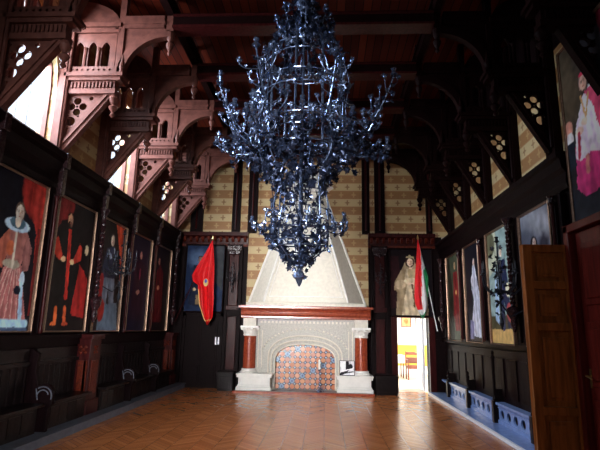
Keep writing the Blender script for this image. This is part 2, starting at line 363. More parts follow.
# ---------------------------------------------------------------- painting tools
def rgb(c): return np.array(lin(c))
class Pic:
    def __init__(s, w, h, bgc, n=80, seed=1):
        s.w, s.h = w, h; s.nx = n; s.ny = max(8, int(n*h/w)); s.a = h/w
        u = np.linspace(0, 1, s.nx+1); v = np.linspace(0, 1, s.ny+1); s.U, s.V = np.meshgrid(u, v)
        s.c = np.zeros(s.U.shape+(3,))+rgb(bgc); s.rs = np.random.RandomState(seed)
    def put(s, mask, col, al=1.0):
        m = (mask*al)[..., None]; s.c = s.c*(1-m)+rgb(col)*m; return s
    def ell(s, cx, cy, rx, ry, col, rot=0, soft=.12, al=1.0, folds=0, fc=(0, 0, 0)):
        x = s.U-cx; y = (s.V-cy); X = x*math.cos(rot)+y*s.a*math.sin(rot); Y = -x*math.sin(rot)+y*s.a*math.cos(rot)
        d = np.sqrt((X/rx)**2+(Y/(ry*s.a))**2); m = np.clip((1+soft/2-d)/soft, 0, 1); s.put(m, col, al)
        if folds: s.fold(m, folds, fc)
        return s
    def fold(s, m, n, fc, al=.75):
        w = np.clip(np.sin(s.U*n*2*PI+3*np.sin(s.V*2.1)+s.V*2)*.5+.15, 0, 1); s.put(m*w, fc, al)
    def poly(s, pts, col, al=1.0, folds=0, fc=(0, 0, 0)):
        ins = np.zeros(s.U.shape, bool); n = len(pts)
        for i in range(n):
            x0, y0 = pts[i]; x1, y1 = pts[(i+1) % n]
            if y0 == y1: continue
            c = ((s.V < y0) != (s.V < y1)); xi = (x1-x0)*(s.V-y0)/(y1-y0)+x0; ins ^= (c & (s.U < xi))
        m = ins.astype(float); s.put(m, col, al)
        if folds: s.fold(m, folds, fc)
        return s
    def line(s, pts, w, col, al=1.0):
        m = np.zeros(s.U.shape)
        for (x0, y0), (x1, y1) in zip(pts, pts[1:]):
            px, py = s.U-x0, (s.V-y0)*s.a; dx, dy = x1-x0, (y1-y0)*s.a; L = dx*dx+dy*dy+1e-9
            t = np.clip((px*dx+py*dy)/L, 0, 1); d = np.hypot(px-t*dx, py-t*dy); m = np.maximum(m, np.clip((w-d)/(w*.35)+.5, 0, 1))
        return s.put(np.clip(m, 0, 1), col, al)
    def blur(s, a, n):
        for _ in range(n):
            p = np.pad(a, ((1, 1), (1, 1), (0, 0)), 'edge'); a = (p[1:-1, 1:-1]*2+p[:-2, 1:-1]+p[2:, 1:-1]+p[1:-1, :-2]+p[1:-1, 2:])/6
        return a
    def mottle(s, amt):
        # brushwork: broken edges, blotches of pigment, a fine grain
        ny, nx = s.U.shape; dx = s.blur(s.rs.randn(ny, nx, 1), 5)[..., 0]; dy = s.blur(s.rs.randn(ny, nx, 1), 5)[..., 0]
        jj, ii = np.mgrid[0:ny, 0:nx]; k = 1.5
        ii = np.clip((ii+dx*k).round().astype(int), 0, nx-1); jj = np.clip((jj+dy*k).round().astype(int), 0, ny-1); s.c = s.c[jj, ii]
        b = s.blur(s.rs.randn(ny, nx, 1), 14); b = b/(b.std()+1e-6); s.c = s.c*np.clip(1+b*.13, .5, 1.4)
        g = s.c.mean(2, keepdims=True); s.c = s.c*.90+g*.10
        n = s.rs.rand(*s.U.shape); n = (n+np.roll(n, 1, 0)+np.roll(n, 1, 1)+np.roll(n, 2, 0))/4; s.c = s.c*(1+(n[..., None]-.5)*amt*.8); return s
    def face(s, cx, cy, r, skin=(214, 180, 150), hair=(60, 40, 28), beard=None):
        ry = r*1.35/s.a
        s.ell(cx, cy+.25*ry, r*1.22, ry*1.1, hair); s.ell(cx, cy, r, ry, skin)
        if beard: s.ell(cx, cy-.6*ry, r*.85, ry*.55, beard)
        for sx in (-1, 1): s.ell(cx+sx*r*.38, cy+.1*ry, r*.17, ry*.09, (70, 50, 40), al=.75); s.line([(cx+sx*r*.2, cy+.27*ry), (cx+sx*r*.6, cy+.27*ry)], r*.07, (120, 90, 70), .7); s.ell(cx+r*.55, cy-.1*ry, r*.5, ry*.8, (150, 110, 90), soft=.9, al=.4)
        s.line([(cx, cy+.1*ry), (cx+r*.08, cy-.2*ry)], r*.09, (190, 145, 115)); s.ell(cx, cy-.45*ry, r*.28, ry*.08, (160, 70, 60)); return s
def canvas_mesh(p, org, ud, nd, depth=.02, lean=0.0):
    """org = lower left corner, ud = horizontal direction, nd = direction the picture faces"""
    org, ud, nd = Vector(org), Vector(ud), Vector(nd)
    nx, ny = p.nx, p.ny; vs = []
    for j in range(ny+1):
        for i in range(nx+1):
            vs.append(org+ud*(p.w*i/nx)+Vector((0, 0, 1))*(p.h*j/ny)+nd*(lean*j/ny))
    fs = [(j*(nx+1)+i, j*(nx+1)+i+1, (j+1)*(nx+1)+i+1, (j+1)*(nx+1)+i) for j in range(ny) for i in range(nx)]
    cols = np.clip(p.c*1.4, 0, .88).reshape(-1, 3).tolist()
    # stretcher edges behind the canvas give it its thickness
    n = len(vs)
    cs = [0, nx, (ny+1)*(nx+1)-1, ny*(nx+1)]
    vs += [vs[c] for c in cs]+[vs[c]-nd*depth for c in cs]; cols += [[.1, .07, .05]]*8
    fs += [(n, n+4, n+5, n+1), (n+1, n+5, n+6, n+2), (n+2, n+6, n+7, n+3), (n+3, n+7, n+4, n), (n+4, n+7, n+6, n+5)]
    return vs, fs, cols
def col_object(name, vs, fs, cols, m, parent, off):
    me = bpy.data.meshes.new(name); me.from_pydata([tuple(Vector(v)-Vector(off)) for v in vs], [], fs)
    ca = me.color_attributes.new('Col', 'FLOAT_COLOR', 'POINT')
    ca.data.foreach_set('color', [x for c in cols for x in (c[0], c[1], c[2], 1.0)])
    me.materials.append(m); o = bpy.data.objects.new(name, me); COL.objects.link(o); o.parent = parent; return o
def painting(p, org, ud, nd, label, fw_=.05, fmat=None, depth=.05, lean=0.0, name='portrait_painting', group=None):
    org, ud, nd = Vector(org), Vector(ud), Vector(nd); base = org+ud*p.w/2
    t = empty(name, base, label, 'painting', group)
    vs, fs, cols = canvas_mesh(p, org, ud, nd, lean=lean); col_object('canvas', vs, fs, cols, oil, t, base)
    b = MB(); Z = Vector((0, 0, 1))
    prof = [(0, -.01), (0, depth*.5), (fw_*.3, depth*.55), (fw_*.5, depth), (fw_, depth*.8), (fw_, -.01)]
    cor = [(-0.0, -0.0, -1, -1), (p.w, 0, 1, -1), (p.w, p.h, 1, 1), (0, p.h, -1, 1)]
    vv = []
    for cx, cz, sx, sz in cor:
        for a, d in prof: vv.append(org+ud*(cx+sx*a)+Z*(cz+sz*a)+nd*(d+lean*cz/p.h))
    n = len(prof); ff = [(i*n+k, i*n+(k+1) % n, ((i+1) % 4)*n+(k+1) % n, ((i+1) % 4)*n+k) for i in range(4) for k in range(n)]
    b.add([tuple(v) for v in vv], ff); b.build('frame', fmat or gilt, t, tuple(base))
    return t

# ---------------------------------------------------------------- the portraits
XP = XL+.08
def LP(y0, y1, p, label, **k): return painting(p, (XP, y0, 1.5), (0, 1, 0), (1, 0, 0), label, group='portraits on the window wall', fw_=.024, **k)
def wh(y0, y1, z0=1.5, z1=3.6): return (y1-y0, z1-z0)
BK = (14, 13, 22)
# 1 lady with the lace collar
p = Pic(*wh(5.72, 6.86), BK, 90)
p.ell(.85, .93, .33, .2, (150, 30, 22), .5, folds=5, fc=(60, 8, 8)); p.poly([(.72, 1), (1, 1), (1, .62), (.93, .45), (.9, .66), (.72, .84)], (165, 36, 24), folds=6, fc=(70, 10, 8))
p.poly([(.93, .7), (1, .7), (1, .1), (.95, .1)], (110, 24, 22), folds=8, fc=(40, 8, 8))
p.poly([(.40, .42), (.10, .02), (.94, .02), (.70, .42)], (166, 96, 92), folds=11, fc=(112, 60, 60))
for k in range(7): p.line([(.44+.036*k, .40), (.16+.115*k, .05)], .007, (196, 160, 146), .8)
p.poly([(.38, .64), (.40, .40), (.68, .40), (.74, .64), (.55, .68)], (150, 92, 84), folds=6, fc=(116, 64, 56)); p.poly([(.38, .64), (.24, .56), (.20, .44), (.34, .38), (.42, .52)], (164, 84, 62), folds=8, fc=(96, 44, 36)); p.poly([(.74, .64), (.86, .54), (.84, .40), (.72, .38), (.68, .52)], (144, 90, 84), folds=8, fc=(96, 54, 52)); p.ell(.44, .52, .07, .05, (176, 84, 46))
p.ell(.50, .42, .16, .03, (150, 140, 120)); p.line([(.52, .64), (.52, .4)], .02, (190, 180, 160))
p.ell(.52, .675, .24, .045, (170, 195, 215)); p.ell(.52, .69, .15, .04, (60, 90, 105)); p.ell(.52, .70, .055, .04, (200, 185, 165))
p.face(.53, .76, .075, (205, 195, 178), (90, 70, 55)); p.ell(.74, .33, .05, .05, (180, 200, 220)); p.line([(.74, .3), (.8, .06)], .035, (150, 185, 215)); p.line([(.12, .045), (.92, .045)], .05, (150, 190, 215))
p.ell(.68, .26, .06, .03, (22, 22, 34)); p.line([(.1, .008), (.95, .008)], .02, (60, 80, 110)); p.mottle(.5)
LP(5.72, 6.86, p, 'portrait of a lady in a pale lace collar and pink gown')
# 2 man in the black robe
p = Pic(*wh(7.22, 8.44), (20, 15, 18), 84)
p.ell(.12, .95, .3, .12, (120, 28, 28), .2, folds=5, fc=(50, 8, 10)); p.poly([(0, 1), (.3, 1), (.1, .78), (0, .74)], (110, 26, 26), folds=6, fc=(48, 8, 10))
p.poly([(.66, .55), (.8, .5), (1, .42), (1, .1), (.62, .12)], (158, 22, 18), folds=5, fc=(90, 10, 8))
p.poly([(.1, .74), (.02, .5), (.06, .16), (.62, .16), (.72, .5), (.62, .75), (.36, .82)], (22, 18, 18), folds=4, fc=(12, 10, 10))
p.poly([(.02, .66), (.10, .70), (.26, .56), (.20, .52), (.06, .56)], (176, 46, 20), folds=6, fc=(110, 20, 10)); p.poly([(.74, .66), (.68, .70), (.54, .56), (.56, .52), (.74, .56)], (176, 38, 18), folds=6, fc=(110, 16, 10)); p.ell(.28, .54, .06, .022, (220, 170, 120)); p.ell(.5, .53, .06, .022, (225, 175, 125))
p.poly([(.33, .78), (.41, .78), (.50, .24), (.42, .24)], (186, 36, 16), folds=9, fc=(130, 18, 10)); p.line([(.24, .16), (.25, .07)], .035, (210, 90, 20)); p.line([(.46, .17), (.48, .07)], .035, (200, 80, 20)); p.ell(.22, .05, .07, .015, (200, 90, 25)); p.ell(.5, .05, .08, .015, (170, 60, 25))
p.face(.35, .85, .06, (205, 150, 110), (30, 20, 16), (40, 24, 18)); p.ell(.88, .66, .05, .045, (190, 170, 130)); p.mottle(.5)
LP(7.22, 8.44, p, 'portrait of a bearded man in black robe with orange red sleeves')
# 3 armoured man
p = Pic(*wh(8.74, 9.86), (24, 18, 20), 70)
p.poly([(.6, 1), (.95, 1), (1, .6), (.95, .4), (.85, .7)], (190, 62, 20), folds=5, fc=(110, 26, 10)); p.poly([(.1, .5), (.5, .5), (.45, .3), (.05, .3)], (120, 22, 20))
p.poly([(.3, .74), (.2, .55), (.3, .46), (.7, .46), (.85, .58), (.72, .74), (.5, .78)], (40, 46, 66)); p.ell(.42, .68, .1, .03, (120, 140, 165)); p.ell(.66, .68, .08, .03, (110, 130, 160))
p.poly([(.3, .48), (.28, .2), (.45, .2), (.5, .42), (.58, .2), (.78, .2), (.72, .48)], (95, 105, 118), folds=5, fc=(40, 44, 60)); p.poly([(.2, .22), (.9, .26), (1, 0), (.2, 0)], (80, 96, 112)); p.ell(.3, .18, .12, .1, (130, 30, 20))
p.face(.5, .83, .07, (210, 190, 170), (60, 50, 50)); p.mottle(.5)
LP(8.74, 9.86, p, 'dark portrait of an armoured man beside an orange curtain')
# 4 and 5 dark portraits
p = Pic(*wh(10.24, 11.38), (16, 14, 34), 60); p.poly([(.3, .7), (.2, .1), (.85, .1), (.75, .7), (.52, .76)], (30, 14, 30), folds=4, fc=(12, 8, 16)); p.ell(.54, .6, .05, .06, (90, 26, 46)); p.ell(.5, .4, .09, .02, (130, 92, 80)); p.face(.53, .8, .055, (190, 130, 115), (30, 20, 26)); p.mottle(.5)
LP(10.24, 11.38, p, 'nearly black oil portrait with a small face over a dark violet costume')
p = Pic(*wh(11.74, 12.9), (18, 12, 16), 50); p.poly([(.2, .7), (.1, .1), (.7, .1), (.6, .7), (.35, .78)], (80, 16, 20), folds=5, fc=(34, 8, 12)); p.ell(.34, .5, .08, .025, (170, 120, 90)); p.face(.3, .82, .06, (180, 130, 110), (30, 20, 20)); p.mottle(.5)
LP(11.74, 12.9, p, 'dark oil portrait of a figure in deep red, last on the window wall')
XQ = XR-.08
def RP(y0, y1, p, label, z0=1.42): return painting(p, (XQ, y1, z0), (0, -1, 0), (-1, 0, 0), label, group='portraits on the right wall', fw_=.026)
p = Pic(*wh(11.62, 12.75, 1.42, 3.46), (60, 66, 50), 56); p.poly([(0, 0), (.4, 0), (.4, .5), (.2, 1), (0, 1)], (26, 28, 20)); p.poly([(.5, .8), (.4, .3), (.5, .1), (.9, .1), (.95, .4), (.78, .8)], (120, 22, 26), folds=4, fc=(50, 10, 14)); p.ell(.66, .55, .06, .03, (190, 150, 80)); p.face(.62, .87, .06, (200, 170, 120), (40, 30, 20)); p.mottle(.5)
RP(11.62, 12.75, p, 'portrait of a figure in red on green brown, in the corner of the right wall')
p = Pic(*wh(10.08, 11.15, 1.42, 3.46), (14, 16, 26), 64); p.poly([(.52, .78), (.38, .55), (.5, .42), (.2, .06), (1, .03), (1, .3), (.86, .5), (.72, .68), (.66, .78)], (176, 180, 196), folds=6, fc=(92, 96, 122)); p.ell(.46, .62, .09, .06, (190, 190, 200)); p.poly([(.2, .22), (.45, .2), (.4, .02), (.15, .02)], (110, 110, 150), folds=6, fc=(50, 50, 90)); p.face(.6, .81, .055, (205, 190, 180), (50, 40, 40)); p.mottle(.5)
RP(10.08, 11.15, p, 'full length oil portrait of a lady in a white gown on a black ground')
p = Pic(*wh(8.42, 9.56, 1.42, 3.46), (120, 142, 140), 72); p.poly([(0, 1), (.4, 1), (.45, .7), (0, .6)], (160, 164, 140)); p.ell(.1, .9, .25, .12, (84, 84, 62)); p.poly([(0, .0), (1, 0), (1, .2), (0, .24)], (176, 140, 76)); p.poly([(0, .24), (1, .24), (1, .12), (0, .12)], (66, 62, 40))
p.poly([(.3, .66), (.2, .2), (.36, .16), (.46, .62)], (150, 178, 206), folds=6, fc=(90, 120, 160)); p.poly([(.46, .72), (.42, .4), (.5, .1), (.62, .12), (.64, .36), (.74, .12), (.86, .12), (.84, .5), (.76, .72)], (26, 34, 62)); p.ell(.8, .45, .08, .06, (196, 190, 160)); p.ell(.82, .26, .12, .08, (150, 60, 60)); p.face(.58, .79, .055, (214, 200, 180), (40, 34, 34)); p.mottle(.5)
RP(8.42, 9.56, p, 'bright portrait of a man in dark blue against a pale teal sky')
p = Pic(*wh(6.82, 7.90, 1.42, 3.44), (98, 104, 122), 64); p.ell(.6, .9, .6, .09, (150, 156, 168), -.2, soft=.9); p.ell(.2, .75, .3, .2, (60, 66, 82), soft=.8, al=.7); p.poly([(.26, .68), (.16, .2), (.7, .2), (.6, .62), (.46, .7)], (52, 50, 74), folds=4, fc=(24, 22, 40)); p.poly([(.33, .69), (.46, .69), (.5, .4), (.34, .4)], (186, 186, 200)); p.ell(.41, .74, .12, .07, (20, 18, 26)); p.face(.42, .755, .055, (206, 188, 178), (20, 18, 24)); p.ell(.72, .7, .14, .1, (44, 44, 58), soft=.6); p.mottle(.3)
RP(6.82, 7.90, p, 'portrait of a dark haired lady against a stormy grey sky, above the open leaf')
# the large portrait of a standing cleric
p = Pic(1.5, 2.37, (32, 30, 34), 110)
p.poly([(0, .6), (.2, .9), (.2, 1), (0, 1)], (60, 52, 40)); p.ell(.1, .7, .2, .2, (78, 66, 50), soft=.9); p.poly([(0, .0), (1, 0), (1, .16), (0, .2)], (28, 34, 44)); p.poly([(.6, 1), (1, 1), (1, .35), (.8, .5)], (90, 16, 30), folds=4, fc=(36, 6, 12))
p.poly([(.12, .40), (.09, .17), (.22, .11), (.5, .12), (.74, .2), (.72, .4)], (206, 40, 120), folds=6, fc=(130, 16, 70))
p.poly([(.3, .64), (.22, .55), (.17, .52), (.11, .34), (.2, .31), (.34, .33), (.48, .30), (.7, .34), (.74, .56), (.62, .66), (.44, .68)], (226, 214, 228), folds=9, fc=(180, 160, 190))
p.poly([(.34, .66), (.62, .66), (.7, .5), (.5, .42), (.44, .56)], (200, 60, 100)); p.line([(.28, .65), (.33, .52), (.4, .64)], .012, (190, 150, 90)); p.ell(.22, .47, .06, .022, (220, 180, 160)); p.line([(.2, .46), (.17, .34)], .02, (170, 24, 60)); p.ell(.3, .505, .05, .02, (220, 180, 160))
p.line([(.29, .31), (.28, .24)], .03, (190, 140, 100), .6); p.ell(.04, .52, .07, .05, (196, 130, 110)); p.ell(.05, .46, .06, .04, (215, 205, 205)); p.poly([(0, .44), (.1, .44), (.12, .3), (0, .28)], (30, 36, 46))
p.face(.335, .715, .055, (212, 168, 148), (120, 100, 92)); p.ell(.335, .765, .055, .012, (190, 30, 70)); p.mottle(.25)
painting(p, (XR-.05, 6.24, 3.0), (0, -1, 0), (-1, 0, 0), 'large portrait of a cleric in white surplice and magenta robe', fw_=.03, depth=.03)
# crowned lady above the doorway
p = Pic(1.12, 1.8, (16, 10, 14), 76); p.poly([(0, .1), (.3, .1), (.2, .9), (0, .9)], (36, 12, 16))
p.poly([(.40, .86), (.30, .72), (.10, .50), (.08, .38), (.16, .34), (.12, 0), (.90, 0), (.88, .4), (.74, .66), (.62, .80), (.58, .87)], (150, 130, 98), folds=5, fc=(104, 86, 58))
p.poly([(.38, .70), (.34, .52), (.40, .46), (.26, .0), (.78, 0), (.62, .46), (.70, .56), (.66, .70)], (196, 178, 146), folds=7, fc=(140, 118, 84)); p.poly([(.42, .70), (.44, .56), (.62, .56), (.62, .70)], (170, 148, 108))
p.ell(.24, .46, .15, .07, (182, 162, 128), .3, folds=7, fc=(120, 98, 68)); p.line([(.36, .52), (.45, .475), (.60, .48), (.70, .52)], .03, (212, 184, 156)); p.ell(.51, .475, .06, .02, (222, 190, 162)); p.line([(.52, .46), (.56, .30), (.57, .12)], .022, (92, 66, 40))
p.ell(.5, .755, .05, .06, (214, 182, 152)); p.ell(.48, .81, .115, .085, (44, 24, 16)); p.face(.48, .805, .072, (226, 194, 166), (44, 24, 16)); p.poly([(.39, .875), (.40, .90), (.44, .895), (.48, .93), (.52, .895), (.57, .90), (.58, .875)], (150, 134, 96)); p.mottle(.35)
painting(p, (1.80, YB-.1, 2.02), (1, 0, 0), (0, -1, 0), 'portrait of a crowned lady in a cream gown over the open doorway', fw_=.04, fmat=wood)
p = Pic(1.06, 1.84, (20, 34, 62), 60); p.ell(.3, .8, .25, .12, (60, 80, 110), soft=.9); p.ell(.4, .62, .1, .05, (70, 30, 60)); p.poly([(.2, .7), (.1, .1), (.55, .05), (.55, .7)], (18, 26, 46), folds=4, fc=(10, 14, 30)); p.poly([(.6, 1), (1, 1), (1, .3), (.7, .5)], (44, 46, 50)); p.ell(.24, .33, .04, .03, (180, 150, 110)); p.poly([(.3, .25), (.5, .25), (.5, .1), (.3, .1)], (110, 90, 60)); p.face(.36, .78, .06, (110, 80, 70), (30, 24, 26)); p.mottle(.4)
painting(p, (-3.92, YB-.1, 2.03), (1, 0, 0), (0, -1, 0), 'dark blue oil portrait partly hidden behind the red flag', fw_=.04, fmat=wood)

# ---------------------------------------------------------------- posts between the portraits
def wall_post(s, X, y, label, twisted, group):
    base = (X, y, 1.36)
    t = empty('twisted_column' if twisted else 'portrait_post', base, label, 'column' if twisted else 'post', group)
    fx = lambda a: s*a
    b = MB(); b.box(*sorted((0, s*.10)), -.13, .13, 0, 2.32); b.box(*sorted((s*.1, s*.14)), -.05, .05, .1, 2.2); b.build('back_post', wood, t, bevel=.008)
    if twisted:
        b = MB(); n = 90; pts = []
        for st in range(2):
            pts = [(s*.2+.022*math.cos(i*.62+st*PI), .0+.022*math.sin(i*.62+st*PI), .72+1.42*i/n) for i in range(n+1)]; b.tube(pts, .026, 6)
        b.build('twisted_shaft', wood_carved, t, smooth=True)
        b = MB(); b.lathe([(.03, 2.12), (.05, 2.16), (.045, 2.2), (.09, 2.3), (.1, 2.34)], (s*.2, 0, 0), 12); b.build('capital', wood_carved, t, smooth=True)
        b = MB(); b.lathe([(.02, .28), (.06, .42), (.05, .5), (.1, .6), (.11, .68), (.07, .72)], (s*.2, 0, 0), 12); b.build('base', wood_carved, t, smooth=True)
    else:
        b = MB(); b.lathe([(.028, .1), (.04, .15), (.026, .2), (.024, 2.1), (.045, 2.16), (.03, 2.2)], (s*.15, 0, 0), 10); b.build('colonnette', wood_red, t, smooth=True)
        b = MB(); b.lathe([(.01, 2.12), (.05, 2.18), (.035, 2.24), (.06, 2.3)], (s*.16, 0, 0), 10); b.build('capital', wood_carved, t, smooth=True)
    if s > 0: b = MB(); b.box(.16, .235, -.06, .06, 2.2, 2.62); b.box(.2, .275, -.06, .06, 2.62, 2.86); b.build('cornice_block', wood_carved, t, bevel=.01)
    else: t.scale = (1, 1, .91)
    return t
LN = ['left of the lady in the lace collar', 'between the lace collar lady and the man in black', 'between the man in black and the armoured man', 'between the armoured man and the violet dressed sitter', 'between the two darkest portraits', 'in the corner nearest the red flag']
LNT = [0, 0, 1, 0, 0, 1]
for y, n, tw in zip(TY, LN, LNT):
    wall_post(1, XL, y, ('dark twisted wooden column ' if tw else 'dark wooden post ')+n+', window wall', tw, 'twisted columns' if tw else 'posts between portraits')
for y, n, tw in zip(TY[1:], ['beside the doors, between the cleric and the grey sky portrait', 'beside the bright teal portrait, near the candelabrum', 'between the teal sky portrait and the lady in white', 'between the lady in white and the figure in red', 'in the corner beside the tricolour flag'], [0, 1, 0, 0, 1]):
    wall_post(-1, XR, {7.05: 6.62, 8.57: 8.14, 10.07: 9.82, 11.57: 11.38, 13.1: 13.0}[y], ('dark twisted wooden column ' if tw else 'dark wooden post ')+n, tw, 'twisted columns' if tw else 'posts between portraits')

# ---------------------------------------------------------------- roof trusses (hammer-beam brackets), local frame: u from the wall, z from 0
def truss(s, X, y, label, m, pier=True, u0=.06, r=0.0):
    t = empty('roof_truss', (X, y, 0), label, 'roof truss', 'carved hammer-beam trusses')
    T = lambda a, b_, d: (s*a, d, b_)
    sd = lambda a, c: tuple(sorted((s*a, s*c)))
    if pier:
        b = MB(); b.box(*sd(0, .12), -.15, .15, 4.0, 6.9)
        for dy in (-.1, 0, .1): b.lathe([(.03, 4.3), (.03, 6.8)], (s*.13, dy, 0), 8)
        b.build('wall_pier', m, t)
    b = MB(); w = .055
    b.prism([(u0, 4.27), (u0+.09, 4.24), (.86-r, 5.20), (.76-r, 5.26)], -w, w, T); b.prism([(u0+.02, 4.32), (u0+.06, 4.31), (.80-r, 5.20), (.76-r, 5.20)], -w-.025, w+.025, T)
    b.build('diagonal_brace', m, t)
    # tracery spandrel
    b = MB(); q = u0+.05
    holes = [circ(.30+dx*.095, 5.02+dz*.095, .062) for dx, dz in ((1, 0), (-1, 0), (0, 1), (0, -1))]
    holes += [circ(.30, 5.02, .02, 6), circ(.215, 4.77, .078), circ(.52-r*.6, 5.16, .035-r*.06, 10), circ(.145, 5.17, .024, 8), circ(.16, 4.87, .022, 8), circ(.33, 4.86, .022, 8),
              [(.15, 4.64), (.20, 4.66), (.165, 4.54), (.135, 4.46)]]
    b.plate([(.11, 4.38), (.74-r, 5.22), (.11, 5.24)], holes, -.025, .025, T); b.build('tracery_spandrel', m, t)
    b = MB(); b.box(*sd(.1, .92), -.09, .09, 5.22, 5.30); b.box(*sd(.1, .90), -.07, .07, 5.30, 5.44); b.box(*sd(.08, 1.0), -.12, .12, 5.44, 5.50); b.box(*sd(.08, 1.04), -.15, .15, 5.50, 5.56)
    for i in range(13):
        for dy in (-1, 1): b.box(*sd(.13+i*.058, .155+i*.058), *sorted((dy*.07, dy*.095)), 5.32, 5.42)
    b.build('hammer_beam', m, t)
    b = MB(); b.lathe([(.015, 4.84), (.045, 4.88), (.02, 4.93), (.055, 4.97), (.075, 5.01), (.03, 5.06), (.06, 5.10), (.085, 5.16), (.06, 5.22)], (s*.88, 0, 0), 10); b.build('pendant', m, t, smooth=True)
    # arcade with three pointed openings and a parapet of small crockets
    b = MB(); b.plate([(.12, 5.56), (.84, 5.56), (.84, 6.34), (.12, 6.34)], [lancet(.23, 5.70, .135, .46), lancet(.45, 5.70, .135, .46), lancet(.67, 5.70, .135, .46)], -.035, .035, T)
    for x in (.34, .56): b.lathe([(.022, 5.6), (.022, 6.0), (.04, 6.05)], (s*x, -.045, 0), 8)
    b.plate([(.10, 5.56), (.90, 5.56), (.90, 5.70), (.10, 5.70)], [circ(.16+i*.09, 5.64, .022, 6) for i in range(8)], -.075, -.05, T)
    b.box(*sd(.1, .88), -.07, .07, 6.32, 6.38); b.box(*sd(.1, .9), -.09, .09, 6.42, 6.50); b.box(*sd(.1, .8), -.05, .05, 6.38, 6.42)
    b.build('arcade', m, t)
    b = MB(); arc = [(.88*math.cos(k*PI/2/8)*.95+.02, 6.5+.45*math.sin(k*PI/2/8)) for k in range(9)]
    b.prism([(.1, 6.5)]+[(min(a, .84), c) for a, c in arc]+[(.1, 6.95)], -.03, .03, T); b.build('gable_panel', m, t)
    b = MB(); b.box(*sd(.86, .96), -.06, .06, 5.56, ZC); b.lathe([(.05, 5.56), (.03, 5.64), (.045, 5.7), (.02, 5.8), (.005, 5.92)], (s*.98, -.06, 0), 8); b.build('upper_post', m, t)
    # curved arch brace up to the cross beam
    b = MB(); o_, i_ = [], []
    for k in range(11):
        q = PI/2*k/10; o_.append((1.72-.82*math.cos(q), 5.62+.74*math.sin(q))); i_.append((1.72-.72*math.cos(q), 5.56+.68*math.sin(q)))
    b.prism([(.92, 6.40)]+o_[::1]+[(1.72, 6.40)], -.03, .03, T)
    b.prism(o_+i_[::-1], -.06, .06, T); b.build('arch_brace', m, t)
    b = MB(); b.box(*sd(.96, 1.62), -.07, .07, 6.40, 6.62); b.box(*sd(.94, 1.64), -.09, .09, 6.46, 6.50); b.build('carved_rail', m, t)
    b = MB(); b.lathe([(.012, 5.92), (.035, 5.96), (.02, 6.0), (.05, 6.06), (.065, 6.12), (.03, 6.17), (.06, 6.24), (.07, 6.32), (.06, 6.36)], (s*1.72, 0, 0), 10); b.box(*sd(1.66, 1.78), -.06, .06, 6.34, ZC); b.build('inner_pendant', m, t, smooth=False)
    return t
LT = ['nearest one, in front of the first bright window', 'lit pink just beyond the first bright window', 'dark against the second bright window', 'lit pink just beyond the second bright window', 'dark, before the third window', 'in the corner against the striped wallpaper']
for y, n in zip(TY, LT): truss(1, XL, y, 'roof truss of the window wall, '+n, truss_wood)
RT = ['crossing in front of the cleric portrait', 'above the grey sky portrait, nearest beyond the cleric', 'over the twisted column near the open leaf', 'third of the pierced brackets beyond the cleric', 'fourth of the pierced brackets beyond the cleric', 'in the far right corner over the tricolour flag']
for k, (y, n) in enumerate(zip(TY, RT)): truss(-1, XU, y if k else 5.40, 'dark roof truss of the right wall, '+n, truss_shaded, pier=k > 0, u0=.12 if k == 0 else .06, r=.16)
BN = ['just behind the chandelier crown', 'second behind the chandelier', 'third behind the chandelier', 'fourth behind the chandelier', 'last before the fireplace wall']
for y, n in zip(TY[1:], BN):
    base = (-.5, y, 6.36); t = empty('cross_beam', base, 'dark red ceiling beam across the hall, '+n, 'beam', 'cross beams of the ceiling')
    b = MB(); b.box(XL+1.78, XU-1.78, y-.11, y+.11, 6.40, 6.62); b.build('beam', truss_shaded, t, base)
    b = MB(); b.box(XL+1.78, XU-1.78, y-.14, y+.14, 6.36, 6.40); b.box(XL+1.78, XU-1.78, y-.14, y+.14, 6.56, 6.59); b.build('moulding', wood_red, t, base)
for s, X, n in ((1, XL+1.72, 'left, window side'), (-1, XU-1.72, 'right')):
    b = MB(); b.box(X-.06, X+.06, YF, YB, 6.62, 6.86); b.box(X-.09, X+.09, YF, YB, 6.78, 6.82)
    tag(b.build('ceiling_purlin', truss_shaded), 'long dark beam running down the hall under the ceiling, '+n+' side', 'beam')

# ---------------------------------------------------------------- chandelier
CX, CY = -.33, 6.2
ch = empty('wrought_iron_chandelier', (CX, CY, 2.15), 'huge wrought iron chandelier covered in leaves, hanging in the middle of the hall', 'chandelier')
CO = (CX, CY, 2.15)
def leaf(b, p, d, size, roll=None):
    """a five-lobed, slightly cupped iron leaf at p growing along d"""
    d = Vector(d).normalized(); r = Vector((random.uniform(-1, 1), random.uniform(-1, 1), random.uniform(-1, 1))); a = d.cross(r).normalized(); n = d.cross(a)
    out = [(0, 0), (-.16, .22), (-.46, .18), (-.34, .46), (-.5, .72), (-.2, .72), (0, 1.05), (.2, .72), (.5, .72), (.34, .46), (.46, .18), (.16, .22)]
    vs = [Vector(p)+d*(y*size)+a*(x*size)+n*(size*(.35*abs(x)+.25*y*y)) for x, y in out]
    c = Vector(p)+d*(.45*size)-n*size*.06
    th = n*size*.05
    vv = [tuple(v) for v in vs]+[tuple(c)]; m = len(vs)
    b.add(vv, [(i, (i+1) % m, m) for i in range(m)])
def pol(r, q, z): return (CX+r*math.cos(q), CY+r*math.sin(q), z)
b = MB(); b.tube([(CX, CY, 2.3), (CX, CY, 6.2)], .016, 8); b.lathe([(.02, 5.6), (.09, 5.72), (.12, 5.86), (.05, 5.98), (.10, 6.08), (.13, 6.2), (.04, 6.3), (.03, 6.6), (.09, 6.68), (.03, 6.76), (.03, 7.0)], (CX, CY, 0), 12)
b.build('central_stem', iron, ch, CO, smooth=True)
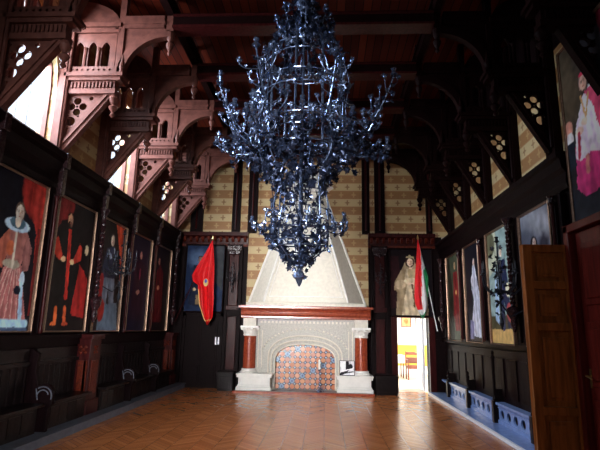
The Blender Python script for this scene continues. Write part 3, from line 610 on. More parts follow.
b = MB(); b.lathe([(.008, 2.13), (.03, 2.17), (.05, 2.22), (.075, 2.24), (.06, 2.30), (.03, 2.34), (.02, 2.44), (.04, 2.5), (.02, 2.56)], (CX, CY, 0), 12)
for k in range(6): leaf(b, pol(.03, k*PI/3, 2.24), (math.cos(k*PI/3), math.sin(k*PI/3), .4), .08)
b.build('bottom_finial', iron, ch, CO)
NR = 10
for k in range(NR):
    q = 2*PI*k/NR+.2
    pts = bez(pol(.06, q, 5.95), pol(.30, q, 5.85), pol(.56, q, 5.5), pol(.57, q, 5.1), 10)+[Vector(pol(.57, q, z)) for z in (4.8, 4.5, 4.2, 3.92)]
    b = MB(); b.tube(pts, .018, 6)
    for i in range(0, 9, 2): leaf(b, pts[i+1 if i+1 < len(pts) else -1], (math.cos(q+random.uniform(-1, 1)), math.sin(q+random.uniform(-1, 1)), random.uniform(-.2, .9)), random.uniform(.06, .11))
    b.build('cage_rib', iron, ch, CO, smooth=False)
def ring_pts(r, z, n=40): return [pol(r, 2*PI*i/n, z) for i in range(n+1)]
def scroll_band(r, z0, z1, name, n):
    b = MB(); b.tube(ring_pts(r, z0), .010, 5, False); b.tube(ring_pts(r, z1), .010, 5, False); zc = (z0+z1)/2; hh = (z1-z0)*.42
    for i in range(n):
        q0 = 2*PI*(i+.5)/n
        for sg in (-1, 1):
            pts = []
            for j in range(12):
                t = j/11; rr = hh*(1-t*.75); an = PI*2.2*t; pts.append(pol(r, q0+sg*(hh*1.0-rr*math.cos(an))/r, zc+rr*math.sin(an)*.95))
            b.tube(pts, .007, 4)
        leaf(b, pol(r+.01, q0, zc-.03), (math.cos(q0)*.5, math.sin(q0)*.5, random.uniform(-1, 1)), (z1-z0)*.9)
        leaf(b, pol(r+.01, q0+PI/n, zc), (math.cos(q0)*.6, math.sin(q0)*.6, random.uniform(-1, 1)), (z1-z0)*.8)
    b.build(name, iron, ch, CO)
scroll_band(.58, 4.70, 4.88, 'scroll_band', 14); scroll_band(.58, 4.12, 4.28, 'scroll_band', 14); scroll_band(.5, 5.22, 5.36, 'scroll_band', 12)
scroll_band(.36, 2.86, 2.98, 'scroll_band', 10); scroll_band(.36, 2.62, 2.70, 'scroll_band', 10)
# lower small cage
for k in range(8):
    q = 2*PI*k/8
    pts = bez(pol(.57, q, 3.92), pol(.54, q, 3.7), pol(.30, q, 3.66), pol(.33, q, 3.4), 8)+[Vector(pol(.36, q, z)) for z in (3.2, 3.0, 2.8, 2.66)]+[Vector(pol(.22, q, 2.52)), Vector(pol(.1, q, 2.44)), Vector(pol(.03, q, 2.40))]
    b = MB(); b.tube(pts, .010, 5); b.build('lower_cage_rib', iron, ch, CO)
b = MB()
for z in (3.35, 3.12): b.tube(ring_pts(.345, z, 28), .006, 4, False)
b.tube(ring_pts(.56, 3.92), .012, 5, False); b.build('cage_ring', iron, ch, CO)

def candle_cup(b, p, s=1.0):
    b.lathe([(.008*s, 0), (.03*s, .02*s), (.052*s, .03*s), (.03*s, .045*s), (.022*s, .08*s), (.036*s, .10*s), (.03*s, .115*s)], p, 8)
def rosette(b, p, r):
    """a small open flower of five cupped petals"""
    p = Vector(p)
    for k in range(5): a = k*2*PI/5+random.random(); leaf(b, p, (math.cos(a), math.sin(a), .7), r)
    b.lathe([(.003, -.03), (r*.35, -.01), (r*.42, .015), (r*.2, .03)], tuple(p), 6)
def arm(q, r0, z0, r1, z1, drop, name, twigs=6, ls=.07, cs=1.0, cups=3, bar=.012):
    """a branch: a curved bar with a scroll, twigs ending in flowers and a few candle cups"""
    b = MB(); P0 = pol(r0, q, z0); P3 = pol(r1, q, z1)
    pts = bez(P0, pol(r0+(r1-r0)*.45, q, z0-drop), pol(r1-(r1-r0)*.25, q, z1-(z1-z0)*.6-drop*.6), P3, 12); b.tube(pts, bar, 5)
    sc = bez(pts[4], pol(r0+(r1-r0)*.55, q, z0+.2), pol(r0+(r1-r0)*.1, q, z0+.30), pol(r0+(r1-r0)*.16, q, z0+.12), 8); b.tube(sc, .008, 4)
    tip = [P3]; fl = []
    for i in range(twigs):
        t = .35+.62*i/max(1, twigs-1); m = pts[int(t*12)]; sg = -1 if i % 2 else 1
        rr = math.hypot(m.x-CX, m.y-CY); L = (r1-r0)*random.uniform(.28, .42)
        qq = q+sg*L*.75/rr; e = Vector(pol(rr+L*random.uniform(-.1, .45), qq, m.z+L*random.uniform(.25, .85)))
        br = bez(m, m+(e-m)*.4+Vector((0, 0, -.06)), e+Vector((0, 0, -.10)), e, 6); b.tube(br, .007, 4)
        (tip if len(tip) < cups and i % 2 == 0 else fl).append(tuple(e))
        leaf(b, br[3], (random.uniform(-1, 1), random.uniform(-1, 1), random.uniform(-.6, .8)), ls)
    for e in fl: rosette(b, e, ls*.75)
    o = b.build(name, iron, ch, CO)
    for e in tip: b = MB(); candle_cup(b, e, cs); b.build('candle_cup', iron, o, CO, smooth=True)
    b = MB()
    for i in range(2, 12):
        for _ in range(2 if i % 2 else 1): leaf(b, Vector(pts[i])+Vector((random.uniform(-.03, .03), random.uniform(-.03, .03), random.uniform(-.02, .03))), (random.uniform(-1, 1), random.uniform(-1, 1), random.uniform(-1, .6)), ls*random.uniform(.6, 1.15))
    for i in (3, 7): leaf(b, sc[i], (random.uniform(-1, 1), random.uniform(-1, 1), .5), ls)
    for e in tip:
        for k in range(4): a = k*PI/2+random.random(); leaf(b, e, (math.cos(a), math.sin(a), random.uniform(-.5, .4)), ls*.8)
    b.build('leaves', iron_leaf, o, CO)
    return o
for k in range(8):
    q = -PI/2+PI/8+k*PI/4
    arm(q, .57, 4.05, 1.16+.12*(k % 2), 4.72+.06*(k % 3), .06, 'upper_arm', 9, .07)
for k in range(12):
    q = 2*PI*k/12+.05
    arm(q, .56, 3.95, 1.16-.14*(k % 2), 4.02+.12*(k % 2), .12, 'middle_arm', 7, .078)
for k in range(8):
    q = 2*PI*k/8+.3
    arm(q, .34, 2.90, .64, 2.92, .10, 'lower_arm', 4, .055, .7, 1, .009)
for k in range(8):
    q = 2*PI*k/8+.1
    arm(q, .12, 5.62, .40, 5.92, .05, 'crown_arm', 3, .075, .8, 1, .010)
# vines: leaves on hanging tendrils that follow the silhouette
def vine(rz, n, ls, name, dz=.0, spread=.04):
    b = MB()
    for k in range(n):
        q0 = random.uniform(0, 2*PI); (ra, za), (rb, zb) = rz; pts = []
        w = random.uniform(-.5, .5)
        for i in range(9):
            t = i/8; pts.append(pol(ra+(rb-ra)*t+.03*math.sin(t*9+k), q0+w*t, za+(zb-za)*t))
        b.tube(pts, .006, 4)
        for i in range(9):
            for _ in range(2):
                leaf(b, Vector(pts[i])+Vector([random.uniform(-spread, spread) for _ in range(3)]), (random.uniform(-1, 1), random.uniform(-1, 1), random.uniform(-1.2, .4)), ls*random.uniform(.6, 1.25))
    b.build(name, iron_leaf, ch, CO)
vine(((.62, 5.3), (.62, 4.3)), 5, .065, 'leafy_vine')
vine(((.16, 5.95), (.56, 5.35)), 12, .10, 'leafy_vine')
vine(((.55, 4.15), (.72, 3.72)), 14, .11, 'leafy_vine')
vine(((.50, 3.85), (.36, 3.45)), 14, .11, 'leafy_vine')
vine(((.36, 3.5), (.40, 2.75)), 9, .085, 'leafy_vine')
vine(((.38, 2.78), (.10, 2.42)), 12, .085, 'leafy_vine')
vine(((.08, 6.3), (.16, 5.75)), 10, .11, 'leafy_vine')
vine(((.12, 4.0), (.16, 3.3)), 3, .08, 'leafy_vine')
vine(((.65, 4.05), (1.10, 3.90)), 9, .085, 'leafy_vine')

# ---------------------------------------------------------------- fireplace
FX = -.51
fp = empty('stone_fireplace', (FX, 13.1, 0), 'monumental stone fireplace with red marble columns and tall white tapering hood', 'fireplace'); FO = (FX, 13.1, 0)
b = MB(); b.box(FX-1.80, FX+1.76, 12.72, YB, 0, .05); b.build('hearth_slab', darkstone, fp, FO, bevel=.01)
b = MB(); b.box(FX-1.80, FX+1.76, 12.68, 12.72, 0, .055); b.build('red_hearth_edge', redmarble, fp, FO)
for s in (-1, 1):
    b = MB(); c = FX+s*1.31
    def bx(h0, h1, w, d, inn=0): 
        x = sorted((FX+s*(1.72+w), FX+s*(.86-w-inn))); b.box(x[0], x[1], 12.9-d, YB, h0, h1)
    bx(.05, .13, .03, .04); bx(.13, .18, .0, .0); bx(.18, .36, -.02, -.02); bx(.36, .42, .02, .03); bx(.42, .46, .04, .05)
    b.lathe([(.21, .46), (.22, .50), (.19, .53), (.2, .56), (.17, .58)], (FX+s*1.46, 13.09, 0), 20)
    b.build('plinth', stone_white, fp, FO, bevel=.008)
    b = MB(); b.lathe([(.165, .56), (.162, 1.42)], (FX+s*1.46, 13.09, 0), 24); b.build('column_shaft', redmarble, fp, FO, smooth=True)
    b = MB(); b.lathe([(.17, 1.40), (.185, 1.43), (.17, 1.46), (.19, 1.52), (.22, 1.58), (.25, 1.61)], (FX+s*1.46, 13.09, 0), 16)
    for k in range(8):
        a = k*PI/4+PI/8; b.lathe([(.0, -.04), (.045, -.02), (.05, .02), (.02, .05)], (FX+s*1.46+.215*math.cos(a), 13.09+.215*math.sin(a), 1.58), 8)
    b.box(FX+s*1.46-.24, FX+s*1.46+.24, 12.86, 13.3, 1.61, 1.66); b.build('capital', stone_white, fp, FO)
    b = MB(); b.box(FX+s*1.46-.17, FX+s*1.46+.17, 12.92, 13.3, 1.66, 1.86); b.build('impost_block', stone, fp, FO, bevel=.006)
# surround with the basket arch
def basket(hw, spring, top, n=16):
    pts = [(FX+hw, .05), (FX+hw, spring)]
    for k in range(1, n):
        q = PI*k/n; pts.append((FX+hw*math.copysign(abs(math.cos(q))**.9, math.cos(q)), spring+(top-spring)*math.sin(q)**.85))
    return pts+[(FX-hw, spring), (FX-hw, .05)]
b = MB(); b.plate([(FX-1.35, .05), (FX-1.35, 1.86), (FX+1.35, 1.86), (FX+1.35, .05)], [[(x, z+.001) for x, z in basket(.96, .86, 1.42)]], 13.14, 13.3, XZ)
b.plate([(x, z) for x, z in basket(.98, .86, 1.44)], [[(x, z+.002) for x, z in basket(.88, .82, 1.30)]], 13.19, 13.32, XZ)
b.plate([(x, z) for x, z in basket(.90, .82, 1.32)], [[(x, z+.002) for x, z in basket(.79, .78, 1.20)]], 13.24, 13.4, XZ)
b.build('arched_surround', stone_grey, fp, FO)
b = MB()
for hw, sp_, tp, r in ((.97, .86, 1.43, .022), (.89, .82, 1.31, .02), (.80, .78, 1.21, .018)):
    b.tube([(x, 13.15 if hw > .95 else 13.19 if hw > .85 else 13.24, z) for x, z in basket(hw, sp_, tp)], r, 8)
for k in range(25):
    q = PI*(k+2)/28; x = FX+1.12*math.cos(q); z = .98+.62*math.sin(q); b.lathe([(0, -.03), (.035, 0), (0, .03)], (x, 13.135, z), 6)
for x in (-1.24, -1.14, 1.14, 1.24): b.tube([(FX+x, 13.13, .6), (FX+x, 13.13, 1.55)], .014, 6)
for k in range(24): b.box(FX-1.2+k*.1, FX-1.15+k*.1, 13.11, 13.15, 1.74, 1.80)
b.build('carved_moulding', stone, fp, FO, smooth=True)
# tiled fireback: octagons with small diamonds
W_, H_ = 1.64, 1.2; nx = 170; ny = int(nx*H_/W_)
vs, cols = [], []
ncell = 12; cs = W_/ncell; rs = np.random.RandomState(3); palette = [(204, 134, 92), (190, 112, 78), (208, 144, 112), (186, 118, 96)]
for j in range(ny+1):
    for i in range(nx+1):
        x, z = i/nx*W_, j/ny*H_; vs.append((FX-W_/2+x, 13.36, .05+z))
        ci, cj = int(x/cs), int(z/cs); fx, fz = x/cs-ci-.5, z/cs-cj-.5
        ck = (ci*7+cj*13) % 4; r = abs(fx)+abs(fz); rc = (.5-abs(fx))+(.5-abs(fz))
        if rc < .16: c = (176, 190, 205)
        elif rc < .28: c = (40, 48, 80)
        elif rc < .40 or max(abs(fx), abs(fz)) > .43: c = (30, 24, 34)
        elif (ci*3+cj*5) % 11 == 3: c = (120, 136, 160) if r > .2 else (60, 70, 110)
        else: c = palette[ck]
        cols.append(lin(c))
fs = [(j*(nx+1)+i, j*(nx+1)+i+1, (j+1)*(nx+1)+i+1, (j+1)*(nx+1)+i) for j in range(ny) for i in range(nx)]
n = len(vs); vs += [vs[c] for c in (0, nx, (ny+1)*(nx+1)-1, ny*(nx+1))]+[(v[0], v[1]+.05, v[2]) for v in (vs[0], vs[nx], vs[(ny+1)*(nx+1)-1], vs[ny*(nx+1)])]; cols += [(.05, .05, .05)]*8
fs += [(n, n+4, n+5, n+1), (n+1, n+5, n+6, n+2), (n+2, n+6, n+7, n+3), (n+3, n+7, n+4, n), (n+4, n+7, n+6, n+5)]
col_object('tiled_fireback', vs, fs, cols, tiles_m, fp, FO)
b = MB(); b.prism([(0, 1.86), (.0, 1.92), (.04, 1.96), (.05, 2.02), (.02, 2.05), (.07, 2.10), (.11, 2.14), (.11, 2.19), (-.7, 2.19), (-.7, 1.86)], FX-1.70, FX+1.70, lambda a, z, d: (d, 12.92-a, z))
b.box(FX-1.76, FX+1.76, 12.80, YB, 2.12, 2.185); b.build('mantel_shelf', redmarble, fp, FO, bevel=.006)
# hood: canted pyramid with raised edges, flared crown
def ringh(z, hw, fwid, y): return [(FX-hw, YB, z), (FX-fwid, y, z), (FX+fwid, y, z), (FX+hw, YB, z)]
lv = [ringh(2.19, 1.66, 1.58, 12.93), ringh(2.27, 1.66, 1.58, 12.93), ringh(2.30, 1.62, 1.12, 12.98), ringh(5.45, .47, .26, 13.38)]
def loft(b, lv):
    n = len(lv[0]); vs = [p for r in lv for p in r]
    fs = [(i*n+k, i*n+(k+1) % n, (i+1)*n+(k+1) % n, (i+1)*n+k) for i in range(len(lv)-1) for k in range(n)]
    b.add(vs, fs+[tuple(range(n)), tuple((len(lv)-1)*n+k for k in range(n))])
b = MB(); loft(b, lv); b.build('hood', stone, fp, FO)
b = MB()
for s in (-1, 1):
    b.tube([(FX+s*1.12, 12.98, 2.30), (FX+s*.26, 13.38, 5.45)], .03, 8); b.tube([(FX+s*.98, 12.985, 2.44), (FX+s*.22, 13.37, 5.3)], .013, 6); b.tube([(FX+s*1.60, 13.55, 2.3), (FX+s*.47, 13.56, 5.45)], .035, 8)
b.tube([(FX-.98, 12.985, 2.44), (FX+.98, 12.985, 2.44)], .013, 6); b.build('hood_ribs', stone_white, fp, FO, smooth=True)
b = MB(); loft(b, [ringh(5.43, .48, .28, 13.36), ringh(5.50, .56, .34, 13.32), ringh(5.60, .72, .44, 13.24), ringh(5.66, .72, .44, 13.24), ringh(5.68, .5, .26, 13.38), ringh(6.2, .34, .18, 13.42)]); b.build('crown_moulding', stone_white, fp, FO)

# candlestick and framed photograph on the hearth
b0 = (-.13, 12.9, .05); t = empty('candlestick', b0, 'slim dark candlestick with a white candle standing on the hearth', 'candlestick')
b = MB(); b.lathe([(.07, 0), (.07, .015), (.03, .05), (.012, .1), (.018, .2), (.010, .25), (.010, .5), (.03, .52), (.045, .55), (.02, .555)], (0, 0, 0), 14)
for k in range(3): a = k*2*PI/3; b.tube([(.02*math.cos(a), .02*math.sin(a), .12), (.09*math.cos(a), .09*math.sin(a), .09), (.11*math.cos(a), .11*math.sin(a), .012)], .008, 6)
b.build('stand', iron, t, smooth=True)
b = MB(); b.lathe([(.024, .553), (.024, .78), (.012, .79), (.003, .80)], (0, 0, 0), 12); b.build('candle', wax, t, smooth=True)
p = Pic(.36, .34, (205, 205, 208), 50); p.poly([(.42, 1), (.62, 1), (.66, .3), (.4, .4)], (20, 20, 24)); p.ell(.3, .2, .4, .12, (30, 30, 34), .5); p.ell(.75, .6, .16, .2, (24, 24, 28)); p.line([(.1, .25), (.9, .45)], .04, (235, 235, 235)); p.line([(.2, .1), (.95, .25)], .035, (20, 20, 22)); p.ell(.2, .65, .14, .2, (235, 235, 240)); p.mottle(.5)
painting(p, (.40, 12.94, .475), (1, 0, 0), (0, -1, 0), 'small black framed photograph leaning on the right plinth of the fireplace', fw_=.014, fmat=blackwood, depth=.015, lean=-.07, name='framed_photograph')

# ---------------------------------------------------------------- wall candelabra
def candelabrum(loc, s, dirv, label):
    """dirv: unit direction away from the wall"""
    t = empty('iron_candelabrum', loc, label, 'candelabrum', 'iron wall candelabra'); D = Vector(dirv); S = Vector((-D.y, D.x, 0))
    if abs(D.x) > .5: S = Vector((0, 1, 0))
    b = MB(); o = D*.34*s
    b.tube([(0, 0, -.05*s), tuple(D*.12*s+Vector((0, 0, -.16*s))), tuple(o+Vector((0, 0, -.1*s))), tuple(o+Vector((0, 0, .05*s)))], .016*s, 6); b.tube([tuple(o+Vector((0, 0, -.55*s))), tuple(o+Vector((0, 0, .62*s)))], .014*s, 6)
    b.tube([(0, 0, -.4*s), tuple(D*.2*s+Vector((0, 0, -.5*s))), tuple(o+Vector((0, 0, -.3*s)))], .012*s, 6)
    b.lathe([(.005, -.7*s), (.04*s, -.6*s), (.02*s, -.52*s)], tuple(o), 8); b.build('bracket', blackiron, t)
    for k in range(6):
        a = k*PI/3+.3; v = Vector((math.cos(a), math.sin(a), 0)); b = MB()
        e = o+v*.26*s+Vector((0, 0, .12*s)); pts = bez(o+Vector((0, 0, -.1*s)), o+v*.12*s+Vector((0, 0, -.22*s)), o+v*.26*s+Vector((0, 0, -.1*s)), e, 8); b.tube(pts, .010*s, 5)
        candle_cup(b, tuple(e), .8*s)
        for i in (2, 4, 6): leaf(b, pts[i], (random.uniform(-1, 1), random.uniform(-1, 1), random.uniform(-1, .5)), .08*s)
        ar = b.build('arm', blackiron, t); b = MB(); b.lathe([(.011*s, .08*s), (.011*s, .2*s), (.002, .215*s)], tuple(e), 8); b.build('candle_sleeve', blackiron, ar)
    b = MB()
    for _ in range(26): leaf(b, o+Vector([random.uniform(-.1, .1)*s for _ in range(2)]+[random.uniform(-.5, .55)*s]), (random.uniform(-1, 1), random.uniform(-1, 1), random.uniform(-1, 1)), .09*s)
    candle_cup(b, tuple(o+Vector((0, 0, .62*s))), .9*s); b.build('foliage', blackiron, t)
    return t
candelabrum((XL+.17, 8.86, 2.68), .95, (1, 0, 0), 'iron wall candelabrum in front of the armoured man portrait')
candelabrum((XR-.1, 7.96, 2.38), 1.05, (-1, 0, 0), 'iron wall candelabrum beside the twisted column of the right wall')
candelabrum((-2.55, YB-.16, 2.95), .6, (0, -1, 0), 'iron wall candelabrum on the carved pilaster by the red flag')
candelabrum((1.50, YB-.16, 2.95), .6, (0, -1, 0), 'iron wall candelabrum on the pilaster by the crowned lady')

# ---------------------------------------------------------------- flags
def cloth_mat(name, c): return mat(name, lin(c), .6, noise=.15, scale=12)
fred, fwhite, fgreen = cloth_mat('red_cloth', (225, 12, 22)), cloth_mat('white_cloth', (225, 225, 225)), cloth_mat('green_cloth', (20, 130, 75)); fgold = cloth_mat('gold_braid', (225, 185, 110))
def flag(name, label, tip, foot, outline, polyfun, mats, parts):
    t = empty(name, foot, label, 'flag'); b = MB(); b.tube([foot, tip], .014, 8); b.build('pole', wood_red if name == 'red_flag' else steel, t, foot)
    b = MB(); T = Vector(tip); b.lathe([(.01, -.02), (.03, .02), (.004, .12)], tip, 8); b.build('spear_tip', brass, t, foot)
    return t
def cloth(t, off, left, right, y0, matfn, mats, name, ncol=16, fold=.05, nf=3.0, th=.008):
    """cloth between two edge polylines (list of (x,z)), rippled in y"""
    n = len(left)-1; NR_ = 40; b = MB(); vs = []; rows = []
    def samp(L, t_):
        s_ = t_*(len(L)-1); i = min(int(s_), len(L)-2); f = s_-i; return (L[i][0]*(1-f)+L[i+1][0]*f, L[i][1]*(1-f)+L[i+1][1]*f)
    for side in (0, 1):
        for j in range(NR_+1):
            a, c = samp(left, j/NR_), samp(right, j/NR_)
            for i in range(ncol+1):
                u = i/ncol; w = min(1, j/NR_*2.5+.15); vs.append((a[0]*(1-u)+c[0]*u, y0+fold*w*math.sin(u*nf*2*PI+j*.03)-.02*w+side*th, a[1]*(1-u)+c[1]*u))
    K = (NR_+1)*(ncol+1); fs = []; ms = []
    for j in range(NR_):
        for i in range(ncol):
            q = [j*(ncol+1)+i, j*(ncol+1)+i+1, (j+1)*(ncol+1)+i+1, (j+1)*(ncol+1)+i]; m = matfn((i+.5)/ncol, (j+.5)/NR_)
            fs.append(tuple(q)); ms.append(m); fs.append(tuple(k+K for k in q[::-1])); ms.append(m)
    for j in range(NR_):
        for i in (0, ncol): a_, b_ = j*(ncol+1)+i, (j+1)*(ncol+1)+i; fs.append((a_, b_, b_+K, a_+K)); ms.append(matfn(.01 if i == 0 else .99, (j+.5)/NR_))
    for i in range(ncol): a_ = NR_*(ncol+1)+i; fs.append((a_, a_+1, a_+1+K, a_+K)); ms.append(matfn((i+.5)/ncol, .999))
    b.add(vs, fs); b.m = ms
    return b.build(name, mats, t, off, smooth=True)
PY = 13.1
tip, foot = (-3.12, PY, 3.97), (-4.09, 13.3, 1.72)
t = flag('red_flag', 'red flag with gold edging hanging from a slanting pole left of the fireplace', tip, foot, None, None, None, None)
left = [(-3.13, 3.95), (-3.30, 3.60), (-3.50, 3.25), (-3.64, 2.98), (-3.60, 2.82), (-3.46, 2.72), (-3.40, 2.2), (-3.24, 1.80), (-3.14, 1.66)]
right = [(-3.11, 3.95), (-3.07, 3.6), (-3.04, 3.3), (-3.03, 3.0), (-3.02, 2.7), (-3.01, 2.4), (-3.0, 2.1), (-3.01, 1.86), (-3.13, 1.65)]
cloth(t, foot, left, right, PY-.02, lambda u, v: 1 if (v > .66 and u < .07) or (.90 < v < .915) else 0, [fred, fgold], 'cloth', nf=2.2)
b = MB(); b.lathe([(.0, -.006), (.085, -.006), (.085, .006), (.0, .006)], (0, 0, 0), 16, tr=lambda x, y, z: (-3.22+x*.8, PY-.10+z, 2.78+y*1.25)); b.cm = 1
b.lathe([(.0, -.006), (.045, -.006), (.045, .008), (.0, .008)], (0, 0, 0), 12, tr=lambda x, y, z: (-3.22+x*.8, PY-.108+z, 2.82+y*1.2)); b.build('crest', [fgold, cloth_mat('blue_crest', (70, 80, 170))], t, foot)
tip, foot = (2.50, PY, 4.05), (2.98, 13.3, 1.62)
t = flag('tricolour_flag', 'red, white and green flag hanging beside the crowned lady portrait', tip, foot, None, None, None, None)
left = [(2.49, 4.03), (2.46, 3.7), (2.42, 3.3), (2.38, 2.9), (2.36, 2.5), (2.38, 2.3), (2.48, 2.05), (2.56, 1.92)]
right = [(2.51, 4.03), (2.56, 3.75), (2.60, 3.4), (2.64, 3.0), (2.68, 2.6), (2.70, 2.3), (2.66, 2.1), (2.57, 1.91)]
def tri(u, v):
    if v > .86+.05*math.sin(4*u): return 2
    return 0 if u < .97-.62*min(v, .62) and v < .80 else 1
cloth(t, foot, left, right, PY-.02, tri, [fred, fwhite, fgreen], 'cloth', nf=2.0, fold=.035)
cloth(t, foot, [(2.53, 3.9), (2.60, 3.3), (2.68, 2.8), (2.72, 2.5)], [(2.55, 3.9), (2.66, 3.4), (2.76, 3.0), (2.74, 2.5)], PY+.08, lambda u, v: 1 if v < .42 else 2, [fred, fwhite, fgreen], 'rear_fold', ncol=8, nf=1.2, fold=.02)

# ---------------------------------------------------------------- doors
def panels(b, x0, x1, z0, z1, y, d=.02):
    b.box(x0, x1, y-d, y, z0, z1); b.box(x0+.05, x1-.05, y-2*d, y-d, z0+.05, z1-.05)
D = empty('door_1', (-3.35, YB, 0)); D['kind'] = 'structure'; DO = (-3.35, YB, 0)
b = MB(); b.box(-3.85, -2.88, YB-.06, YB, 0, 1.9)
for x in (-3.79, -3.34):
    panels(b, x, x+.4, .12, .6, YB-.06); panels(b, x, x+.4, .72, 1.78, YB-.06)
b.box(-3.92, -3.85, YB-.1, YB, 0, 2.0); b.box(-2.88, -2.80, YB-.1, YB, 0, 2.0); b.box(-3.92, -2.80, YB-.1, YB, 1.9, 2.0)
b.build('door_panel', wood, D, DO)
for x in (-2.99, -2.91): b = MB(); b.box(x, x+.035, YB-.13, YB-.07, 1.14, 1.34); b.box(x+.005, x+.03, YB-.15, YB-.13, 1.2, 1.26); b.build('handle_plate', steel, D, DO, bevel=.004)
# open doorway frame
D = empty('door_2', (2.38, YB, 0)); D['kind'] = 'structure'; DO = (2.38, YB, 0)
b = MB(); b.box(DX0-.16, DX0, YB-.09, YB+.3, 0, DZ+.04); b.box(DX1, DX1+.16, YB-.09, YB+.3, 0, DZ+.04); b.box(DX0-.16, DX1+.16, YB-.1, YB+.3, DZ, DZ+.06); b.build('door_frame', wood_red, D, DO)
b = MB(); b.box(DX0, DX0+.05, YB+.30, YB+.40, 1.05, DZ); b.build('yellow_jamb', yellow, D, DO)
b = MB(); b.box(DX1-.10, DX1-.05, YB+.34, YB+1.2, .02, DZ-.02); 
for z0, z1 in ((.12, .8), (.9, 1.85)): b.box(DX1-.12, DX1-.10, YB+.44, YB+1.1, z0, z1)
b.build('white_door_leaf', whitepaint, D, DO); b = MB(); b.box(DX1-.17, DX1-.12, YB+1.1, YB+1.14, .98, 1.1); b.build('door_handle', brass, D, DO)
# doors on the right: a closed leaf in the wall and one swung out into the hall
D = empty('door_3', (XR, 5.6, 0)); D['kind'] = 'structure'; DO = (XR, 5.6, 0)
b = MB(); b.box(XR-.06, XR, 4.7, 6.26, 0, 2.86)
for z0, z1 in ((.15, .85), (1.0, 1.75), (1.95, 2.7)):
    for y0 in (4.8, 5.55): b.box(XR-.08, XR-.06, y0, y0+.62, z0, z1); b.box(XR-.10, XR-.08, y0+.08, y0+.54, z0+.08, z1-.08)
b.build('door_panel', door_red, D, DO, bevel=.006)
b = MB(); b.box(XR-.14, XR, 6.30, 6.42, 0, 2.98); b.box(XR-.14, XR, 4.6, 6.42, 2.88, 2.98); b.build('door_frame', door_red, D, DO, bevel=.01)
b = MB(); b.box(XR-.075, XR-.06, 6.18, 6.23, .98, 1.2); b.tube([(XR-.07, 6.205, 1.12), (XR-.13, 6.205, 1.12), (XR-.13, 6.07, 1.09)], .01, 8); b.build('door_handle', brass, D, DO)
D = empty('door_4', (XR-.1, 6.5, 0)); D['kind'] = 'structure'; DO = (XR-.1, 6.5, 0)
b = MB(); hx0, hx1 = 2.57, XR-.06; yf = 6.44
b.box(hx0, hx1, yf, yf+.06, .02, 2.74)
for z0, z1 in ((.12, .62), (.74, 1.62), (1.76, 2.16), (2.26, 2.64)):
    b.box(hx0+.17, hx1-.17, yf-.03, yf, z0+.06, z1-.06); b.box(hx0+.21, hx1-.21, yf-.045, yf-.03, z0+.10, z1-.10)
for z in (.07, .68, 1.69, 2.21, 2.69): b.box(hx0, hx1, yf-.05, yf, z-.05, z+.05)
for x0, x1 in ((hx0, hx0+.11), (hx1-.11, hx1)): b.box(x0, x1, yf-.051, yf, .02, 2.74)
b.build('door_leaf', door_wood, D, DO, bevel=.006)
b = MB()
for z in (.4, 1.4, 2.4): b.lathe([(.018, z-.07), (.018, z+.07)], (hx1+.01, yf+.03, 0), 8)
b.build('hinges', brass, D, DO)

# ---------------------------------------------------------------- left wainscot, stalls, kerb
b = MB(); b.box(XL, -3.75, YF, YB-.1, 0, .10); b.box(XL, -3.72, YF, YB-.1, .10, .125); struct(b, 'trim_11', kerbstone)
b = MB(); b.box(XL, XL+.14, YF, YB, 1.38, 1.44); b.box(XL, XL+.10, YF, YB, 1.28, 1.38); b.box(XL, XL+.05, YF, YB, .1, 1.28); struct(b, 'trim_12', wood)
def stall(y0, y1, label):
    base = (XL+.06, (y0+y1)/2, .125); t = empty('choir_stall', base, label, 'bench', 'dark stalls under the window wall portraits')
    b = MB(); b.box(XL+.06, XL+.09, y0, y1, .45, 1.24)
    n = 7
    for i in range(n+1): y = y0+.06+(y1-y0-.12)*i/n; b.lathe([(.012, .5), (.018, .55), (.01, .6), (.01, .95), (.018, 1.0)], (XL+.11, y, 0), 6)
    b.box(XL+.06, XL+.13, y0, y1, 1.02, 1.07); b.build('slatted_back', blackwood, t, base)
    b = MB(); b.box(XL+.06, XL+.44, y0+.03, y1-.03, .48, .52); b.build('seat', blackwood, t, base, bevel=.01)
    b = MB(); b.box(XL+.30, XL+.33, y0+.03, y1-.03, .125, .48)
    for i in range(4): yy = y0+.1+i*(y1-y0-.2)/4; b.box(XL+.33, XL+.345, yy, yy+(y1-y0)/5.2, .18, .42)
    b.build('seat_front', blackwood, t, base)
    return t
def stall_arm(y, label):
    base = (XL+.06, y, .125); t = empty('stall_end', base, label, 'stall end', 'carved stall ends')
    pts = [(XL+.06, .125), (XL+.42, .125), (XL+.42, .42), (XL+.47, .50), (XL+.47, .62)]+[(XL+.33+.15*math.cos(a), .62+.15*math.sin(a)) for a in [k*PI/16 for k in range(1, 9)]]+[(XL+.24, .74), (XL+.18, .95), (XL+.2, 1.18), (XL+.06, 1.26)]
    b = MB(); b.prism(pts, y-.035, y+.035, lambda a, z, d: (a, d, z)); b.build('side_panel', wood, t, base, bevel=.006)
    b = MB()
    for r, k0, k1 in ((.13, -1, 8), (.085, 1, 13)): b.tube([(XL+.33+r*math.cos(k*PI/10), y-.04, .60+r*math.sin(k*PI/10)) for k in range(k0, k1)], .009, 5)
    b.tube([(XL+.33+.13*math.cos(.8*PI), y-.04, .60+.13*math.sin(.7*PI)), (XL+.33+.085*math.cos(1.2*PI), y-.04, .60+.085*math.sin(1.2*PI))], .009, 5)
    b.build('scroll_carving', kerbstone, t, base)
    return t
